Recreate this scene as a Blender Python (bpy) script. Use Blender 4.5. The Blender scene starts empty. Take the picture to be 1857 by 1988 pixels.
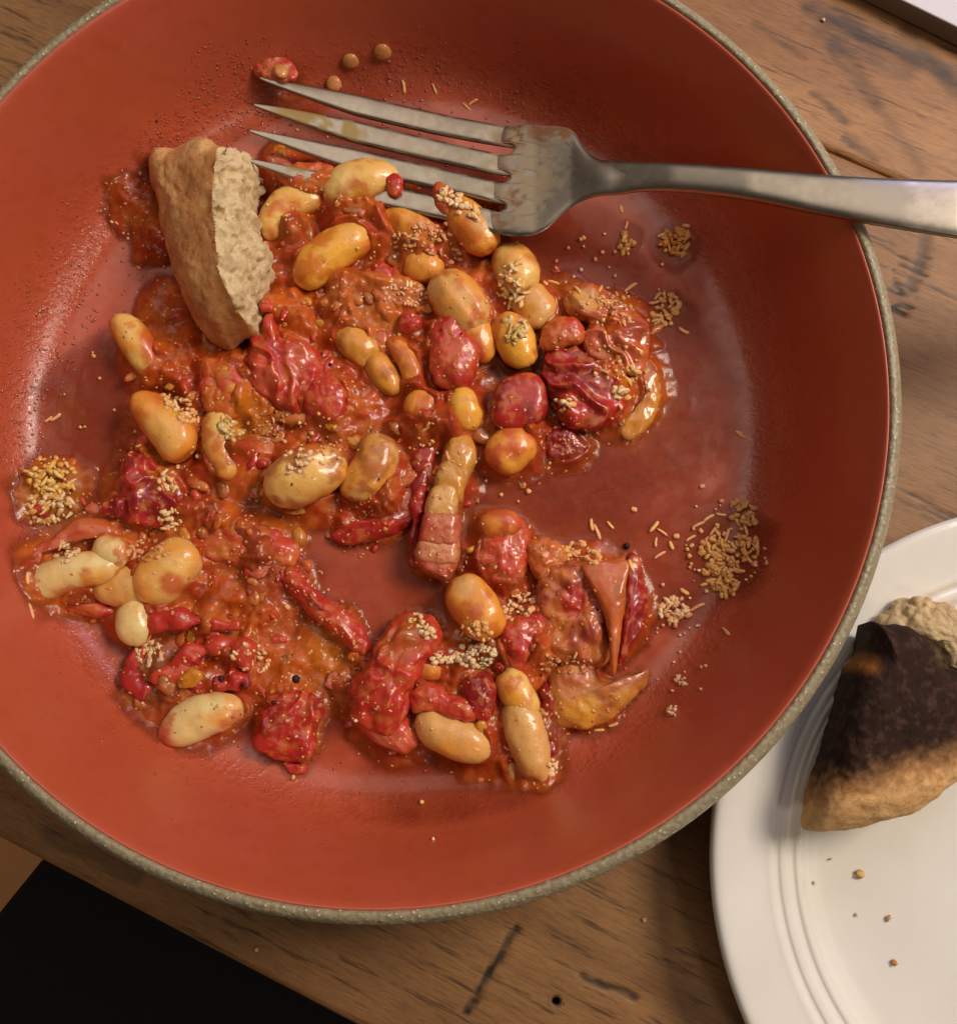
import bpy, math, random
import numpy as np
from mathutils import Vector, Matrix
from mathutils.bvhtree import BVHTree
from mathutils.kdtree import KDTree

random.seed(7); rng = np.random.default_rng(7)
S = bpy.context.scene
COL = S.collection
CM = 0.01                      # everything below is written in centimetres

# ------------------------------------------------------------------ camera
CAM = np.array([2.593, -6.208, 25.962]); FOC = 3030/1.6284
_cp, _sp, _cr, _sr = math.cos(.146), math.sin(.146), math.cos(.015), math.sin(.015)
ROT = np.array([[_cr,0,_sr],[0,1,0],[-_sr,0,_cr]]) @ np.array([[1,0,0],[0,_cp,-_sp],[0,_sp,_cp]])
cam = bpy.data.objects.new('camera', bpy.data.cameras.new('camera')); COL.objects.link(cam)
cam.data.sensor_fit = 'HORIZONTAL'; cam.data.sensor_width = 36; cam.data.lens = 3030/3024*36
cam.data.clip_start = .01; cam.data.clip_end = 50
cam.matrix_world = Matrix.Translation(Vector(CAM*CM)) @ Matrix(ROT.tolist()).to_4x4()
S.camera = cam

# ------------------------------------------------------------------ light
def aim_area(name, az, el, dist, sx, sy, power, color, target=(1, 0, 1)):
    L = bpy.data.lights.new(name, 'AREA'); L.shape = 'RECTANGLE'; L.size = sx*CM; L.size_y = sy*CM
    L.energy = power; L.color = color
    o = bpy.data.objects.new(name, L); COL.objects.link(o)
    a, e = math.radians(az), math.radians(el)
    d = Vector((math.cos(a)*math.cos(e), math.sin(a)*math.cos(e), math.sin(e)))
    o.location = (Vector(target)+d*dist)*CM
    o.rotation_euler = d.to_track_quat('Z', 'Y').to_euler()
    return o
aim_area('lamp_key', 21, 46, 85, 27, 27, 5.9, (1.0, .87, .72))
aim_area('lamp_second', -52, 50, 110, 16, 16, 1.1, (1.0, .84, .66))
aim_area('fill_room', 105, 62, 140, 90, 90, 3.7, (1.0, .86, .72))  # added unseen fill: broad, soft room light from the far side
aim_area('lamp_screen', 52, 38, 60, 22, 8, .42, (.62, .60, 1.0))
W = bpy.data.worlds.new('World'); S.world = W; W.use_nodes = True
W.node_tree.nodes['Background'].inputs[0].default_value = (1.0, .84, .68, 1)
W.node_tree.nodes['Background'].inputs[1].default_value = .055
S.view_settings.view_transform = 'Standard'; S.view_settings.look = 'None'
S.view_settings.exposure = 0; S.view_settings.gamma = 1
S.render.engine = 'CYCLES'

# ------------------------------------------------------------------ maths helpers
def P(x, y, z=0.):
    d = ROT @ np.array([(x-928.5)/FOC, -(y-994)/FOC, -1.]); return CAM + d*((z-CAM[2])/d[2])
PAN_PROFILE = [(0,.50),(8.9,.50),(9.4,.54),(9.75,.66),(10.05,.88),(10.3,1.2),(10.52,1.65),(10.75,2.3),(11.05,3.3),(11.27,4.1),(11.36,4.45),(11.46,4.64)]
_pr = np.array(PAN_PROFILE)
def zpan(r): return np.interp(r, _pr[:, 0], _pr[:, 1])
def PP(x, y, h=0.):
    z = .5
    for _ in range(25):
        p = P(x, y, z+h); z = .5*z + .5*float(zpan(math.hypot(p[0], p[1])))
    return P(x, y, z+h)
def lin(r, g, b):
    f = lambda c: c/12.92 if c <= .04045 else ((c+.055)/1.055)**2.4
    return np.array([f(r/255), f(g/255), f(b/255)])
def _h(ix, iy, iz, s):
    n = (ix*374761393 + iy*668265263 + iz*2147483647 + s*1274126177) & 0xffffffff
    n = ((n ^ (n >> 13))*1274126177) & 0xffffffff
    n = ((n ^ (n >> 16))*2246822519) & 0xffffffff
    return ((n ^ (n >> 15)) & 0xffffff)/8388607.5 - 1
def noise(p, f=1., s=0):
    q = np.asarray(p, float)*f + 57.3; i = np.floor(q).astype(np.int64); t = q-i; t = t*t*t*(t*(t*6-15)+10)
    r = 0
    for dx in (0, 1):
        for dy in (0, 1):
            for dz in (0, 1):
                w = (t[:,0] if dx else 1-t[:,0])*(t[:,1] if dy else 1-t[:,1])*(t[:,2] if dz else 1-t[:,2])
                r = r + w*_h(i[:,0]+dx, i[:,1]+dy, i[:,2]+dz, s)
    return r
def fbm(p, f=1., o=4, s=0, g=.5):
    a, r, n = 1., 0, 0
    for k in range(o):
        r = r + a*noise(p, f*2**k, s+k*17); n += a; a *= g
    return r/n
def sst(a, b, x): t = np.clip((x-a)/(b-a), 0, 1); return t*t*(3-2*t)
def catmull(pts, n, closed=True):
    pts = np.array(pts, float); m = len(pts); out = []
    segs = m if closed else m-1
    T = np.linspace(0, segs, n, endpoint=not closed)
    for t in T:
        i = min(int(t), segs-1); u = t-i
        g = lambda k: pts[k % m] if closed else pts[min(max(k, 0), m-1)]
        a, b, c, d = g(i-1), g(i), g(i+1), g(i+2)
        out.append(.5*((2*b)+(c-a)*u+(2*a-5*b+4*c-d)*u*u+(3*b-a-3*c+d)*u**3))
    return np.array(out)
def resample(pts, n, closed=True):
    c = catmull(pts, max(400, n*4), closed)
    if closed: c = np.vstack([c, c[:1]])
    L = np.r_[0, np.cumsum(np.linalg.norm(np.diff(c, axis=0), axis=1))]
    t = np.linspace(0, L[-1], n+1)[:-1] if closed else np.linspace(0, L[-1], n)
    return np.stack([np.interp(t, L, c[:, k]) for k in range(c.shape[1])], 1)

# ------------------------------------------------------------------ object helpers
def tag(o, label=None, cat=None, group=None, kind=None):
    for k, v in (('label', label), ('category', cat), ('group', group), ('kind', kind)):
        if v: o[k] = v
    return o
def empty(name, loc, label, cat, group=None):
    o = bpy.data.objects.new(name, None); COL.objects.link(o); o.location = Vector(loc)*CM
    o.empty_display_size = .01
    return tag(o, label, cat, group)
def make(name, V, F, mat, parent=None, col=None, origin=None, smooth=True):
    V = np.asarray(V, float)
    if origin is None: origin = np.array([V[:,0].mean(), V[:,1].mean(), V[:,2].min()])
    origin = np.asarray(origin, float)
    me = bpy.data.meshes.new(name)
    me.from_pydata(((V-origin)*CM).tolist(), [], F if isinstance(F, list) else F.tolist())
    if col is not None:
        a = me.color_attributes.new('col', 'FLOAT_COLOR', 'POINT')
        c = np.ones((len(V), 4)); c[:, :col.shape[1]] = col
        a.data.foreach_set('color', c.ravel())
    if smooth: me.polygons.foreach_set('use_smooth', [True]*len(me.polygons))
    me.materials.append(mat); me.update()
    o = bpy.data.objects.new(name, me); COL.objects.link(o)
    if parent is not None:
        o.parent = parent; o.location = Vector(origin)*CM - parent.location
    else: o.location = Vector(origin)*CM
    return o
def grid_faces(nr, nc, wrap=True):
    F = []
    for i in range(nr-1):
        for j in range(nc if wrap else nc-1):
            k = (j+1) % nc
            F.append((i*nc+j, i*nc+k, (i+1)*nc+k, (i+1)*nc+j))
    return F
def normals(V, F):
    N = np.zeros_like(V); T = []
    for f in F:
        T.append((f[0], f[1], f[2]))
        if len(f) == 4: T.append((f[0], f[2], f[3]))
    T = np.array(T); n = np.cross(V[T[:,1]]-V[T[:,0]], V[T[:,2]]-V[T[:,0]])
    for k in range(3): np.add.at(N, T[:, k], n)
    return N/np.maximum(np.linalg.norm(N, axis=1), 1e-9)[:, None]

# ------------------------------------------------------------------ materials
def new_mat(name):
    m = bpy.data.materials.new(name); m.use_nodes = True; nt = m.node_tree
    return m, nt, nt.nodes, nt.links, nt.nodes['Principled BSDF']
def coords(nt, scale=100., kind='Object', rot=0, sc3=None):
    tc = nt.nodes.new('ShaderNodeTexCoord'); mp = nt.nodes.new('ShaderNodeMapping')
    mp.inputs['Scale'].default_value = sc3 or (scale, scale, scale)
    nt.links.new(tc.outputs[kind], mp.inputs[0]); mp.inputs['Rotation'].default_value = (0, 0, rot)
    return mp.outputs[0]
def tex(nt, co, scale, detail=4, rough=.55, kind='ShaderNodeTexNoise', dist=0):
    n = nt.nodes.new(kind); n.inputs['Scale'].default_value = scale
    if kind == 'ShaderNodeTexNoise':
        n.inputs['Detail'].default_value = detail; n.inputs['Roughness'].default_value = rough; n.inputs['Distortion'].default_value = dist
    nt.links.new(co, n.inputs['Vector']); return n
def ramp(nt, src, stops):
    r = nt.nodes.new('ShaderNodeValToRGB'); e = r.color_ramp.elements
    while len(e) < len(stops): e.new(.5)
    for k, (p, c) in enumerate(stops):
        e[k].position = p; e[k].color = (c, c, c, 1) if isinstance(c, (int, float)) else (*c, 1)
    nt.links.new(src, r.inputs[0]); return r.outputs[0]
def mix(nt, fac, a, b, mode='MIX'):
    m = nt.nodes.new('ShaderNodeMix'); m.data_type = 'RGBA'; m.blend_type = mode
    for k, v in ((0, fac), (6, a), (7, b)):
        s = m.inputs[k]
        if isinstance(v, bpy.types.NodeSocket): nt.links.new(v, s)
        elif isinstance(v, (int, float)): s.default_value = v if k == 0 else (v, v, v, 1)
        else: s.default_value = (*v, 1)
    return m.outputs[2]
def bump(nt, h, strength, dist, prev=None):
    b = nt.nodes.new('ShaderNodeBump'); b.inputs['Strength'].default_value = strength; b.inputs['Distance'].default_value = dist*CM
    nt.links.new(h, b.inputs['Height'])
    if prev: nt.links.new(prev, b.inputs['Normal'])
    return b.outputs[0]
def food_mat(name, rough=.3, coat=.5, sss=.25, bs=14, bd=.03, tint=.25, grain=22, bstr=.5):
    m, nt, N, L, B = new_mat(name)
    at = N.new('ShaderNodeAttribute'); at.attribute_name = 'col'
    co = coords(nt)
    n1 = tex(nt, co, grain/4, 5, .65)
    c = mix(nt, tint, at.outputs['Color'], ramp(nt, n1.outputs[0], [(.3, .35), (.7, 1.0)]), 'MULTIPLY')
    L.new(c, B.inputs['Base Color'])
    n2 = tex(nt, co, bs/4, 5, .6)
    L.new(bump(nt, n2.outputs[0], bstr, bd*4), B.inputs['Normal'])
    L.new(ramp(nt, n1.outputs[0], [(.3, rough*1.5), (.7, rough*.7)]), B.inputs['Roughness'])
    B.inputs['Subsurface Weight'].default_value = sss; B.inputs['Subsurface Radius'].default_value = (1, .42, .2)
    B.inputs['Subsurface Scale'].default_value = .003
    B.inputs['Coat Weight'].default_value = coat; B.inputs['Coat Roughness'].default_value = .08
    return m
M = {}
M['bean'] = food_mat('bean_flesh', .38, .4, .4, 12, .02, .15, 10, .45)
M['tomato'] = food_mat('tomato_flesh', .34, .35, .5, 10, .015, .22, 14, .35)
M['cheese'] = food_mat('cheese', .5, .15, 0, 30, .01, .1, 30, .4)
M['pork'] = food_mat('pork', .32, .5, .3, 14, .02, .25, 20, .5)
M['onion'] = food_mat('onion', .25, .6, .45, 12, .015, .2, 14, .4)
M['pepper'] = food_mat('pepper', .6, .1, 0, 30, .02, .3, 40, .5)

# sauce: opacity follows its real thickness, carried as the alpha of 'col'
m, nt, N, L, B = new_mat('tomato_sauce'); M['sauce'] = m
at = N.new('ShaderNodeAttribute'); at.attribute_name = 'col'
co = coords(nt)
n1 = tex(nt, co, 5.5, 6, .7); n2 = tex(nt, co, 16, 4, .65)
c = mix(nt, .5, at.outputs['Color'], ramp(nt, n1.outputs[0], [(.36, .5), (.6, 1.0)]), 'MULTIPLY')
c = mix(nt, ramp(nt, n2.outputs[0], [(.60, 0), (.70, .35)]), c, tuple(lin(205, 120, 70)))
L.new(c, B.inputs['Base Color'])
h1 = N.new('ShaderNodeMath'); h1.operation = 'POWER'; L.new(at.outputs['Alpha'], h1.inputs[0]); h1.inputs[1].default_value = 3
h2 = N.new('ShaderNodeMath'); h2.operation = 'MULTIPLY'; L.new(h1.outputs[0], h2.inputs[0]); L.new(n1.outputs[0], h2.inputs[1])
h3 = N.new('ShaderNodeMath'); h3.operation = 'MULTIPLY'; L.new(h1.outputs[0], h3.inputs[0]); L.new(n2.outputs[0], h3.inputs[1])
L.new(bump(nt, h3.outputs[0], .18, .02, bump(nt, h2.outputs[0], .25, .05)), B.inputs['Normal'])
B.inputs['Roughness'].default_value = .3; B.inputs['Coat Weight'].default_value = .22; B.inputs['Coat Roughness'].default_value = .05; B.inputs['Specular IOR Level'].default_value = .3
B.inputs['Subsurface Weight'].default_value = .45; B.inputs['Subsurface Radius'].default_value = (1, .4, .14); B.inputs['Subsurface Scale'].default_value = .003
L.new(at.outputs['Alpha'], B.inputs['Alpha'])

# terracotta coating, with an oily smeared zone on the lower wall
m, nt, N, L, B = new_mat('terracotta_coating'); M['coat'] = m
co = coords(nt)
n1 = tex(nt, co, .35, 4, .5); n2 = tex(nt, co, 2.2, 5, .65); n3 = tex(nt, co, 7, 3, .6)
c = mix(nt, ramp(nt, n1.outputs[0], [(.35, 0), (.65, 1)]), tuple(lin(184, 83, 60)), tuple(lin(180, 81, 50)))
c = mix(nt, ramp(nt, n2.outputs[0], [(.5, 0), (.75, .35)]), c, tuple(lin(160, 58, 30)))
L.new(c, B.inputs['Base Color'])
sx = N.new('ShaderNodeSeparateXYZ'); L.new(co, sx.inputs[0])
lo = N.new('ShaderNodeMapRange'); lo.inputs['From Min'].default_value = 2.2; lo.inputs['From Max'].default_value = .9
L.new(sx.outputs[2], lo.inputs[0])
wet = N.new('ShaderNodeMath'); wet.operation = 'MULTIPLY'; L.new(lo.outputs[0], wet.inputs[0])
L.new(ramp(nt, n2.outputs[0], [(.36, 0), (.56, 1)]), wet.inputs[1])
fl = N.new('ShaderNodeMapRange'); fl.inputs['From Min'].default_value = .505; fl.inputs['From Max'].default_value = .75; L.new(sx.outputs[2], fl.inputs[0])
wf = N.new('ShaderNodeMath'); wf.operation = 'MULTIPLY'; L.new(wet.outputs[0], wf.inputs[0]); L.new(fl.outputs[0], wf.inputs[1])
hm = N.new('ShaderNodeMath'); hm.operation = 'MULTIPLY'; L.new(wf.outputs[0], hm.inputs[0]); L.new(ramp(nt, n3.outputs[0], [(.42, 0), (.62, 1)]), hm.inputs[1])
L.new(bump(nt, hm.outputs[0], .5, .035, bump(nt, n3.outputs[0], .015, .02)), B.inputs['Normal'])
L.new(ramp(nt, wet.outputs[0], [(0, .42), (1, .2)]), B.inputs['Roughness'])
B.inputs['Coat Weight'].default_value = .35; B.inputs['Coat Roughness'].default_value = .25

# speckled enamel of the outside
m, nt, N, L, B = new_mat('speckled_enamel'); M['enamel'] = m
co = coords(nt)
v = tex(nt, co, 6.5, kind='ShaderNodeTexVoronoi'); v2 = tex(nt, co, 15, kind='ShaderNodeTexVoronoi'); n1 = tex(nt, co, 9, 5, .6)
c = mix(nt, ramp(nt, n1.outputs[0], [(.3, 0), (.7, 1)]), tuple(lin(132, 120, 94)), tuple(lin(158, 146, 120)))
c = mix(nt, ramp(nt, v2.outputs[0], [(.10, .8), (.2, 0)]), c, tuple(lin(200, 188, 140)))
c = mix(nt, ramp(nt, v.outputs[0], [(.09, 1), (.16, 0)]), c, tuple(lin(232, 222, 180)))
L.new(c, B.inputs['Base Color'])
L.new(bump(nt, v.outputs[0], .4, -.06, bump(nt, n1.outputs[0], .5, .04)), B.inputs['Normal']); B.inputs['Roughness'].default_value = .4

# metal of the fork; alpha of 'col' = how clean the metal is
m, nt, N, L, B = new_mat('stainless_steel'); M['metal'] = m
at = N.new('ShaderNodeAttribute'); at.attribute_name = 'col'
co = coords(nt); n1 = tex(nt, co, 4, 6, .7); n2 = tex(nt, coords(nt, sc3=(25, 400, 100), rot=.09), 1, 3, .6)
L.new(mix(nt, .14, at.outputs['Color'], ramp(nt, n1.outputs[0], [(.3, .5), (.7, 1)]), 'MULTIPLY'), B.inputs['Base Color'])
L.new(at.outputs['Alpha'], B.inputs['Metallic'])
L.new(ramp(nt, n1.outputs[0], [(.3, .40), (.7, .30)]), B.inputs['Roughness'])
L.new(bump(nt, n2.outputs[0], .12, .006), B.inputs['Normal'])

# bread
def bread_mat(name, dark, bs, bd):
    m, nt, N, L, B = new_mat(name)
    at = N.new('ShaderNodeAttribute'); at.attribute_name = 'col'
    co = coords(nt); n1 = tex(nt, co, bs, 6, .7); n2 = tex(nt, co, bs*.35, 4, .6)
    c = mix(nt, .75, at.outputs['Color'], ramp(nt, n1.outputs[0], [(.28, dark), (.58, (1, 1, 1))]), 'MULTIPLY')
    L.new(c, B.inputs['Base Color'])
    L.new(bump(nt, n1.outputs[0], .8, bd, bump(nt, n2.outputs[0], .4, bd)), B.inputs['Normal'])
    B.inputs['Roughness'].default_value = .85; B.inputs['Specular IOR Level'].default_value = .15; B.inputs['Subsurface Weight'].default_value = .15
    B.inputs['Subsurface Radius'].default_value = (1, .6, .35); B.inputs['Subsurface Scale'].default_value = .002
    return m
M['crust'] = bread_mat('bread_crust', (.66, .48, .30), 13, .012)
M['crumb'] = bread_mat('bread_crumb', (.78, .66, .48), 9, .05)
M['char'] = bread_mat('toast_crust', (.74, .62, .5), 8, .05)

# porcelain
m, nt, N, L, B = new_mat('white_glaze'); M['glaze'] = m
co = coords(nt); n1 = tex(nt, co, .5, 3)
L.new(mix(nt, ramp(nt, n1.outputs[0], [(.3, 0), (.7, 1)]), tuple(lin(230, 227, 222)), tuple(lin(224, 220, 213))), B.inputs['Base Color'])
B.inputs['Roughness'].default_value = .13; B.inputs['Coat Weight'].default_value = .5; B.inputs['Coat Roughness'].default_value = .05

# old pine table; alpha of 'col' carries nothing, rgb multiplies the grain
EDGE_ANG = math.atan2(-.4345, .9007)
m, nt, N, L, B = new_mat('old_pine'); M['wood'] = m
at = N.new('ShaderNodeAttribute'); at.attribute_name = 'col'
co = coords(nt, sc3=(9, 100, 100))
w = tex(nt, co, .35, 5, .6, dist=1.2); g = tex(nt, co, 4.0, 7, .72); f = tex(nt, coords(nt, sc3=(14, 100, 100)), 13, 6, .75)
blot = tex(nt, coords(nt, sc3=(40, 100, 100)), .22, 3, .5)
c = mix(nt, ramp(nt, w.outputs[0], [(.30, 0), (.70, 1)]), tuple(lin(136, 90, 48)), tuple(lin(188, 138, 84)))
c = mix(nt, ramp(nt, blot.outputs[0], [(.35, .55), (.65, 0)]), c, tuple(lin(136, 92, 56)))
c = mix(nt, ramp(nt, g.outputs[0], [(.36, .8), (.45, 0)]), c, tuple(lin(74, 44, 22)))
c = mix(nt, .6, c, ramp(nt, f.outputs[0], [(.36, .45), (.56, 1)]), 'MULTIPLY')
c = mix(nt, 1, c, at.outputs['Color'], 'MULTIPLY')
L.new(c, B.inputs['Base Color'])
L.new(bump(nt, g.outputs[0], .5, .03, bump(nt, f.outputs[0], .4, .015)), B.inputs['Normal']); B.inputs['Roughness'].default_value = .55

def plain(name, c, rough=.5, c2=None, sc=3):
    m, nt, N, L, B = new_mat(name); n1 = tex(nt, coords(nt), sc, 4)
    L.new(mix(nt, n1.outputs[0], tuple(lin(*c)), tuple(lin(*(c2 or c)))), B.inputs['Base Color']); B.inputs['Roughness'].default_value = rough
    L.new(bump(nt, n1.outputs[0], .1, .01), B.inputs['Normal'])
    return m
M['black'] = plain('black_fabric', (14, 12, 12), .9, (22, 20, 20), 20)
M['laptop_top'] = plain('pale_lid', (205, 200, 206), .35)
M['laptop_side'] = plain('grey_metal', (118, 104, 92), .4)
m, nt, N, L, B = new_mat('orange_floor'); M['floor'] = m
co = coords(nt, sc3=(6, 60, 60)); n1 = tex(nt, co, .4, 5, .6)
L.new(mix(nt, n1.outputs[0], tuple(lin(252, 170, 104)), tuple(lin(255, 190, 130))), B.inputs['Base Color']); B.inputs['Roughness'].default_value = .5

# ================================================================== THE SETTING
def box(name, a, b, mat, parent=None, bevel=.2, rot=0):
    a, b = np.array(a, float), np.array(b, float)
    V = np.array([[x, y, z] for z in (a[2], b[2]) for y in (a[1], b[1]) for x in (a[0], b[0])])
    F = [(0,2,3,1),(4,5,7,6),(0,1,5,4),(1,3,7,5),(3,2,6,7),(2,0,4,6)]
    o = make(name, V, F, mat, parent, origin=(a+b)/2 if parent is None else (a+b)/2, smooth=False)
    if bevel:
        md = o.modifiers.new('bevel', 'BEVEL'); md.width = bevel*CM; md.segments = 3
    return o
f = box('floor', (-300, -300, -76), (300, 300, -74), M['floor'], bevel=0); tag(f, kind='structure')

# --- table: planks in the grain frame (u along the edge, v away from it)
UD = np.array([.9007, -.4345]); VD = np.array([.4345, .9007])
def uv2w(u, v): return u*UD + v*VD
def w2uv(p): return p[0]*UD[0]+p[1]*UD[1], p[0]*VD[0]+p[1]*VD[1]
def seg_dist(U, V, a, b):
    a, b = np.array(a), np.array(b); d = b-a; t = np.clip(((U-a[0])*d[0]+(V-a[1])*d[1])/(d@d), 0, 1)
    return np.hypot(U-a[0]-t*d[0], V-a[1]-t*d[1]), t
table = empty('table', (0, 0, -74), 'old pine plank table with dark knots and nail holes under the pan and the plate', 'table')
HOLE = w2uv(P(1079, 1945))
def uvp(x, y): return w2uv(P(x, y))
STREAKS = [   # (a, b, half width, darkness, depth): dark dents and worn marks of the old wood
    (uvp(1003,1805), uvp(905,1965), .11, .72, .05), (uvp(1130,1895), uvp(1235,1940), .10, .6, .03), (uvp(1165,1908), uvp(1225,1935), .13, .4, .03),
    (uvp(1800,455), uvp(1770,560), .22, .45, .03), (uvp(1580,180), uvp(1640,235), .16, .45, .02), (uvp(1640,265), uvp(1700,310), .14, .5, .02),
    (uvp(1570,10), uvp(1857,150), .35, .5, .02), (uvp(1600,60), uvp(1760,130), .5, .28, 0), (uvp(1620,85), uvp(1700,200), .32, .32, .01),
    (uvp(1700,200), uvp(1790,330), .2, .28, .01), (uvp(1460,40), uvp(1560,110), .12, .35, .02), (uvp(1540,270), uvp(1600,320), .2, .4, .01), (uvp(1760,60), uvp(1857,175), .3, .35, .01),
    (uvp(1770,960), uvp(1857,1005), .07, .5, .02), (uvp(1790,985), uvp(1850,1012), .06, .6, .02), (uvp(0,55), uvp(70,90), .06, .5, .02), (uvp(0,110), uvp(60,135), .05, .5, .02),
    (uvp(1790,1000), uvp(1830,1022), .08, .4, .01), (uvp(430,1785), uvp(500,1815), .04, .5, .01), (uvp(100,1620), uvp(260,1700), .3, .3, 0)]
CRACKS = []
for k in range(9):
    y = 478+k*16; x = 1802-k*7
    CRACKS.append((uvp(x-34-10*random.random(), y-14), uvp(x+14+10*random.random(), y+8), .032, .95, .05))
CRACKS += [(uvp(1738,548), uvp(1752,566), .07, .95, .06), (uvp(1750,566), uvp(1785,578), .03, .9, .05), (uvp(1735,520), uvp(1737,552), .025, .8, .04), (uvp(1738,592), uvp(1772,598), .05, .8, .05), (uvp(1738,600), uvp(1760,610), .09, .6, .05)]
def plank(name, u0, u1, v0, v1, du, dv):
    us = np.arange(u0, u1+du, du); vs = np.r_[v0, v0+.04, np.arange(v0+.12, v1-.12, dv), v1-.04, v1]
    U, V = np.meshgrid(us, vs); U, V = U.ravel(), V.ravel()
    p3 = np.stack([U*.35, V, 0*U], 1)
    Z = -.012*np.abs(fbm(p3, 3.2, 4, 5)) + .02*fbm(p3, .35, 3, 9)
    C = np.full(len(U), .86 if name == 'plank' else 1.04)*(1+.10*fbm(p3, .12, 2, 15))  # shade on the near side put into the colour: near plank darker, far one lighter
    wob = .05*fbm(np.stack([U, V, 0*U], 1), 1.6, 3, 3); wob2 = .05*fbm(np.stack([U, V, 0*U+7], 1), 1.6, 3, 4)
    for (a, b, w, dk, dp) in STREAKS + CRACKS:
        wf = 1 if w > .04 else .3
        d, t = seg_dist(U+wob*2*wf, V+wob2*2*wf, a, b)
        k = (1-sst(w*.35, w*1.25, d))*(.72+.5*np.clip(fbm(p3, 7, 3, 12), -.5, .5))
        C *= 1-min(.96, dk*1.35)*np.clip(k*1.25, 0, 1); Z -= dp*k
    edge = np.minimum(V-v0, v1-V); Z -= .09*(1-sst(0, .12, edge))
    nv, nu = len(vs), len(us)
    xy = U[:,None]*UD+V[:,None]*VD
    top = np.c_[xy, Z-.03]
    F = grid_faces(nv, nu, False)
    dh = np.hypot(U-HOLE[0], V-HOLE[1])     # the nail hole is a real opening with a shaft
    hole = dh < .13; Fk = [f for f in F if not (hole[f[0]] or hole[f[2]])] if name == 'plank' else F
    n = len(top)
    rim = np.r_[np.arange(nu), np.arange(nu, nv*nu, nu)[:-1]+nu-1, (nv-1)*nu+np.arange(nu)[::-1], np.arange(nu, (nv-1)*nu, nu)[::-1]]
    ring = top[rim].copy(); ring[:,2] = -3.2
    Vt = np.vstack([top, ring]); m_ = len(rim)
    for k in range(m_): Fk.append((rim[(k+1)%m_], rim[k], n+k, n+(k+1)%m_))
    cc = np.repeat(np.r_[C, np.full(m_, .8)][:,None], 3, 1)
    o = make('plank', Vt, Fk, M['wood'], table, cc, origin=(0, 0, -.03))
    # put the object axes along the grain so that the material's grain follows it
    R = Matrix.Rotation(EDGE_ANG, 4, 'Z'); o.data.transform(R.inverted()); o.rotation_euler = (0, 0, EDGE_ANG)
    return o
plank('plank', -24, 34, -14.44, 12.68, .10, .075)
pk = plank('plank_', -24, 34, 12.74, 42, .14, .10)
h = uv2w(*HOLE); t = np.linspace(0, 2*np.pi, 24, endpoint=False)
rr = [(.20, -.026), (.10, -.030), (.095, -.12), (.095, -.9), (0.001, -.9)]
V = np.array([[h[0]+r*math.cos(a), h[1]+r*math.sin(a), z] for r, z in rr for a in t])
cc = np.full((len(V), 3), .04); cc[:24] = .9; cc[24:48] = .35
make('nail_hole', V, [f[::-1] for f in grid_faces(5, 24)], M['wood'], table, cc)

# --- black chair pushed under the table edge
cs = empty('chair', (0, 0, -74), 'black seat in the dark below the table edge, lower left', 'chair')
a0 = P(70, 1670, -28); b0 = P(-40, 1806, -28); dd = (b0-a0)[:2]; dd /= np.linalg.norm(dd); nn = np.array([-dd[1], dd[0]])
if nn[0] < 0: nn = -nn
def cpt(s, t, z): return [*(a0[:2] + dd*s + nn*t), z]
V = [cpt(s, t, z) for z in (-34, -28) for t in (0, 44) for s in (-10, 34)]
o = make('seat', V, [(0,2,3,1),(4,5,7,6),(0,1,5,4),(1,3,7,5),(3,2,6,7),(2,0,4,6)], M['black'], cs, smooth=False)
md = o.modifiers.new('bevel', 'BEVEL'); md.width = .012; md.segments = 4
for s in (-6, 30):
    for t_ in (4, 40):
        V = [cpt(s+i, t_+j, z) for z in (-73.9, -34.1) for j in (-1.5, 1.5) for i in (-1.5, 1.5)]
        make('leg', V, [(0,2,3,1),(4,5,7,6),(0,1,5,4),(1,3,7,5),(3,2,6,7),(2,0,4,6)], M['black'], cs, smooth=False)

# --- slim pale laptop in the far corner
A = P(1670, 0, 0)[:2]; Bp = P(1857, 92, 0)[:2]; d1 = (Bp-A)/np.linalg.norm(Bp-A); n1_ = np.array([-d1[1], d1[0]])
if n1_[1] < 0: n1_ = -n1_
lp = empty('laptop', (*(A+d1*5+n1_*10), 0), 'slim pale slab with a grey side, only its corner showing at the top right', 'laptop')
def slab(name, z0, z1, ins, mat):
    c = [A-d1*12, A+d1*20, A+d1*20+n1_*22, A-d1*12+n1_*22]; ce = sum(c)/4
    V = [[*(ce+(q-ce)*(1-ins)), z] for z in (z0, z1) for q in c]
    o = make(name, V, [(0,3,2,1),(4,5,6,7),(0,1,5,4),(1,2,6,5),(2,3,7,6),(3,0,4,7)], mat, lp, smooth=False)
    md = o.modifiers.new('bevel', 'BEVEL'); md.width = .0006; md.segments = 3
slab('base', .02, .60, 0, M['laptop_side']); slab('lid', .603, .68, .002, M['laptop_top'])

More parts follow.
